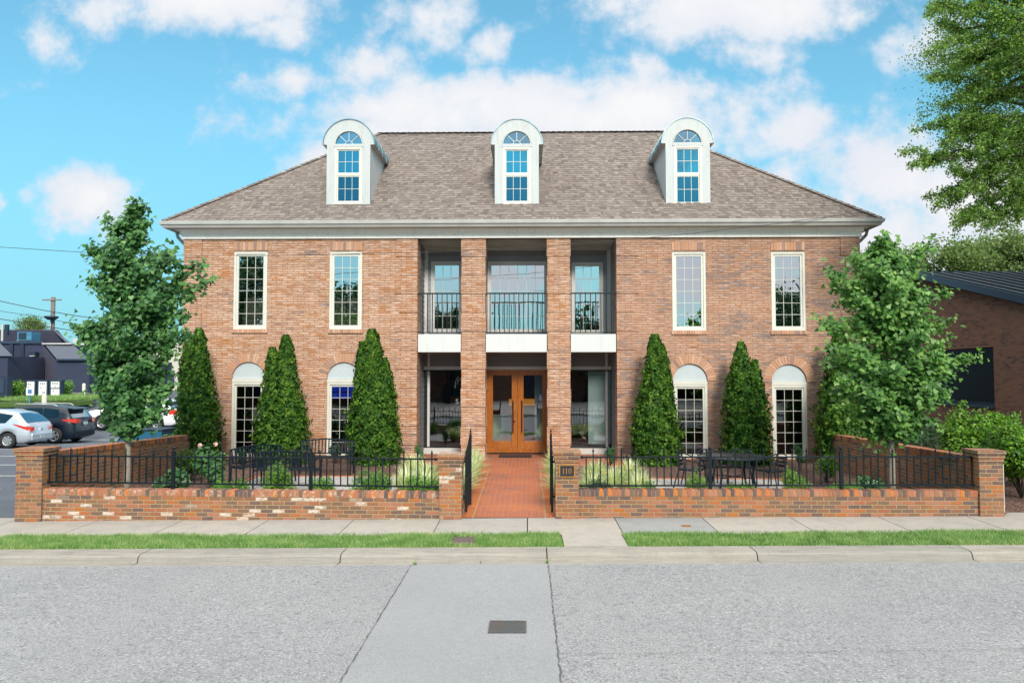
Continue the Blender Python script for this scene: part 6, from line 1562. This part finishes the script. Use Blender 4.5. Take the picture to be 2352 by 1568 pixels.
    for s in (-1, 1):
        cols = []; N_ = 7
        for i in range(N_):
            f = i/(N_-1); x = xa_+(h-.012-xa_)*f; t_ = zt0+(zt1-zt0)*f; b_ = zb0+(zb1-zb0)*f; q = sec(x); yy = float(np.interp((t_+b_)/2, [v[1] for v in q[3:8]], [v[0] for v in q[3:8]]))
            cols.append((x, yy+.014, t_, b_))
        ye = cols[-1][1]
        cols += [(h+.016, ye-.03, zt1, zb1), (h+.03, ye*inn, zt1-.01, zb1+.02)]
        mb = MB()
        for c0_, c1_ in zip(cols[:-1], cols[1:]):
            mb.face([(c0_[0], s*c0_[1], c0_[3]), (c1_[0], s*c1_[1], c1_[3]), (c1_[0], s*c1_[1], c1_[2]), (c0_[0], s*c0_[1], c0_[2])])
        mb.build('tail_lamp', 'lamp_red', o)
    zmid = .42
    mb = MB(); mb.box(h-.08, h+.035, -W_/2*.80, W_/2*.80, .30, .56); mb.build('bumper', paintm if not rails else 'bench_metal', o, bevel=.03)
    pz = .36 if not rails else .80; xr = float(np.interp(pz, [.3, .6, .8, 1.0], [h+.04, h+.02, h+.0, h-.06])) if rails else h+.037
    mb = MB(); mb.box(xr, xr+.012, -.16, .16, pz, pz+.13); mb.build('number_plate', 'plate_face', o)
    mb = MB(); mb.box(h-.02, h+.0, -.10, .10, .72 if not rails else .72, .75); mb.build('boot_handle', 'alloy', o)
    for s in (-1, 1):
        mb = MB(); mb.obox((topx[3]+.35, s*(W_/2+.06), .98), (.05, 0, 0), (0, .09, 0), (0, 0, .06)); mb.build('door_mirror', paintm, o, bevel=.03)
        for xx in (-.35, .55): mb = MB(); mb.obox((xx, s*(W_/2-.005), .80), (.09, 0, 0), (0, .015, 0), (0, 0, .012)); mb.build('door_handle', paintm, o)
        if rails:
            zz = float(np.interp(.3, topx, topz)); hw = sec(.3)[7][0]-.1
            mb = MB(); mb.tube([(-.5, s*hw, zz-.03), (-.4, s*hw, zz+.05), (1.2, s*hw, zz+.01), (1.35, s*hw, zz-.06)], .02, 6); mb.build('roof_rail', 'alloy', o)
    if spoiler:
        xx = rearwin[0]; zz = float(np.interp(xx, topx, topz)); mb = MB(); mb.obox((xx+.12, 0, zz+.005), (.17, 0, -.02), (0, W_*.34, 0), (0, 0, .022)); mb.build('spoiler', paintm, o, bevel=.01)
    return o
hx_ = [-2.15, -2.08, -1.85, -1.15, -.35, .3, .9, 1.45, 1.62, 2.0, 2.10, 2.15]
hz_ = [.45, .70, .84, 1.0, 1.44, 1.53, 1.51, 1.40, 1.33, .98, .86, .50]
car('hatchback_car', 'silver hatchback parked nearest the street, its rear cut by the left brick pier', (-21.65, 30.3, lz(30.2)), R(2), 4.3, 1.72, 0, hx_, hz_, ([-2.15, -1, 1.3, 2.15], [.72, .90, .98, 1.0]), 'paint_silver',
    (1.50, .97, .94, .84, .66, .80), .31, (-1.30, 1.30), (1.55, 1.98, .80, .95), [(-1.05, .0, .04, .88, -.55, .0), (.06, 1.2, .04, .88, .06, 1.45)], spoiler=False, hubs='hub')
sx__ = [-2.25, -2.18, -1.95, -1.25, -.45, .3, 1.0, 1.65, 1.82, 2.10, 2.2, 2.25]
sz__ = [.55, .90, 1.02, 1.13, 1.60, 1.68, 1.66, 1.56, 1.50, 1.10, .90, .55]
car('suv_car', 'black suv with roof rails parked beyond the silver hatchback', (-21.8, 33.4, lz(33.5)), R(2), 4.5, 1.85, 0, sx__, sz__, ([-2.25, -1, 1.3, 2.25], [.9, 1.02, 1.08, 1.22]), 'paint_navy',
    (1.72, 1.06, 1.02, 1.08, .90, .60), .36, (-1.36, 1.38), (1.80, 2.10, .86, .95), [(-1.1, -.1, .04, .88, -.6, -.1), (-.04, .8, .04, .88, -.04, .8), (.86, 1.55, .1, .88, .86, 1.5)], True, True)
car('white_car', 'white car mostly hidden behind the left ginkgo', (-20.1, 39.0, lz(38.6)), R(2), 4.7, 1.85, 0, sx__, [z*.95 for z in sz__], ([-2.25, -1, 1.3, 2.25], [.85, .98, 1.02, 1.15]), 'paint_white',
    (2.0, 1.0, .76, 1.0, .74, .84), .34, (-1.36, 1.38), (1.80, 2.10, .86, .95), [(-1.1, -.1, .04, .88, -.6, -.1), (-.04, .8, .04, .88, -.04, .8), (.86, 1.55, .1, .88, .86, 1.5)], False, True)
car('blue_car', 'dark blue vehicle with a red tail lamp beside the yellow post', (PX(225, 900, 55)-.2, 55, .85), R(-80), 4.5, 1.85, 0, sx__, sz__, ([-2.25, -1, 1.3, 2.25], [.9, 1.02, 1.08, 1.22]), 'paint_blue',
    (2.0, 1.08, .80, 1.08, .78, .84), .36, (-1.36, 1.38), (1.80, 2.10, .86, .95), [(-1.1, -.1, .04, .88, -.6, -.1)], False, False)

# ------------------------------------------------------------------ across the street, seen only in the window reflections
for i, (x, y, r_, zc_, lab) in enumerate([(-24.5, -24, 5.5, 9.2, 'broad tall tree across the street, reflected in the leftmost upstairs window'), (-15, -24, 4.0, 6.9, 'tree across the street reflected in the second upstairs window'), (-7.2, -24, 3.4, 5.6, 'tree across the street reflected in the left balcony window'), (5.3, -24, 3.2, 5.0, 'tree across the street reflected in the right balcony window'), (15.5, -24, 3.6, 3.9, 'low tree across the street reflected in the third upstairs window'), (23, -24, 4.6, 6.2, 'dark tree across the street reflected in the rightmost upstairs window')]):
    crown_tree('street_tree', lab, x, y, .1, zc_, r_, r_*.8, r_*.8, 14000, .30, 'leaf_dark', 'bark_dark', 300+i, .3, OVAL, 130, 'trees across the street', r0f=.2, tsz=.6)
sh = thing('shop_building', 'low dark shop building across the street, seen only in reflections', 'building', (0, -26, 0))
mb = MB(); mb.box(-30, 30, -34, -26, 0, 5.2); mb.build('wall', 'brown_brick', sh, True); mb = MB(); mb.box(-30.2, 30.2, -34.2, -25.7, 5.2, 5.6); mb.build('parapet', 'side_trim', sh, True)
for k in range(9):
    x = -27+k*6.5; mb = MB(); mb.box(x, x+3.6, -25.98, -25.9, .6, 3.0); mb.build('window', 'navy_trim', sh, True)
print('ginkgo leaves', n1, n2, 'objects', len(bpy.data.objects))
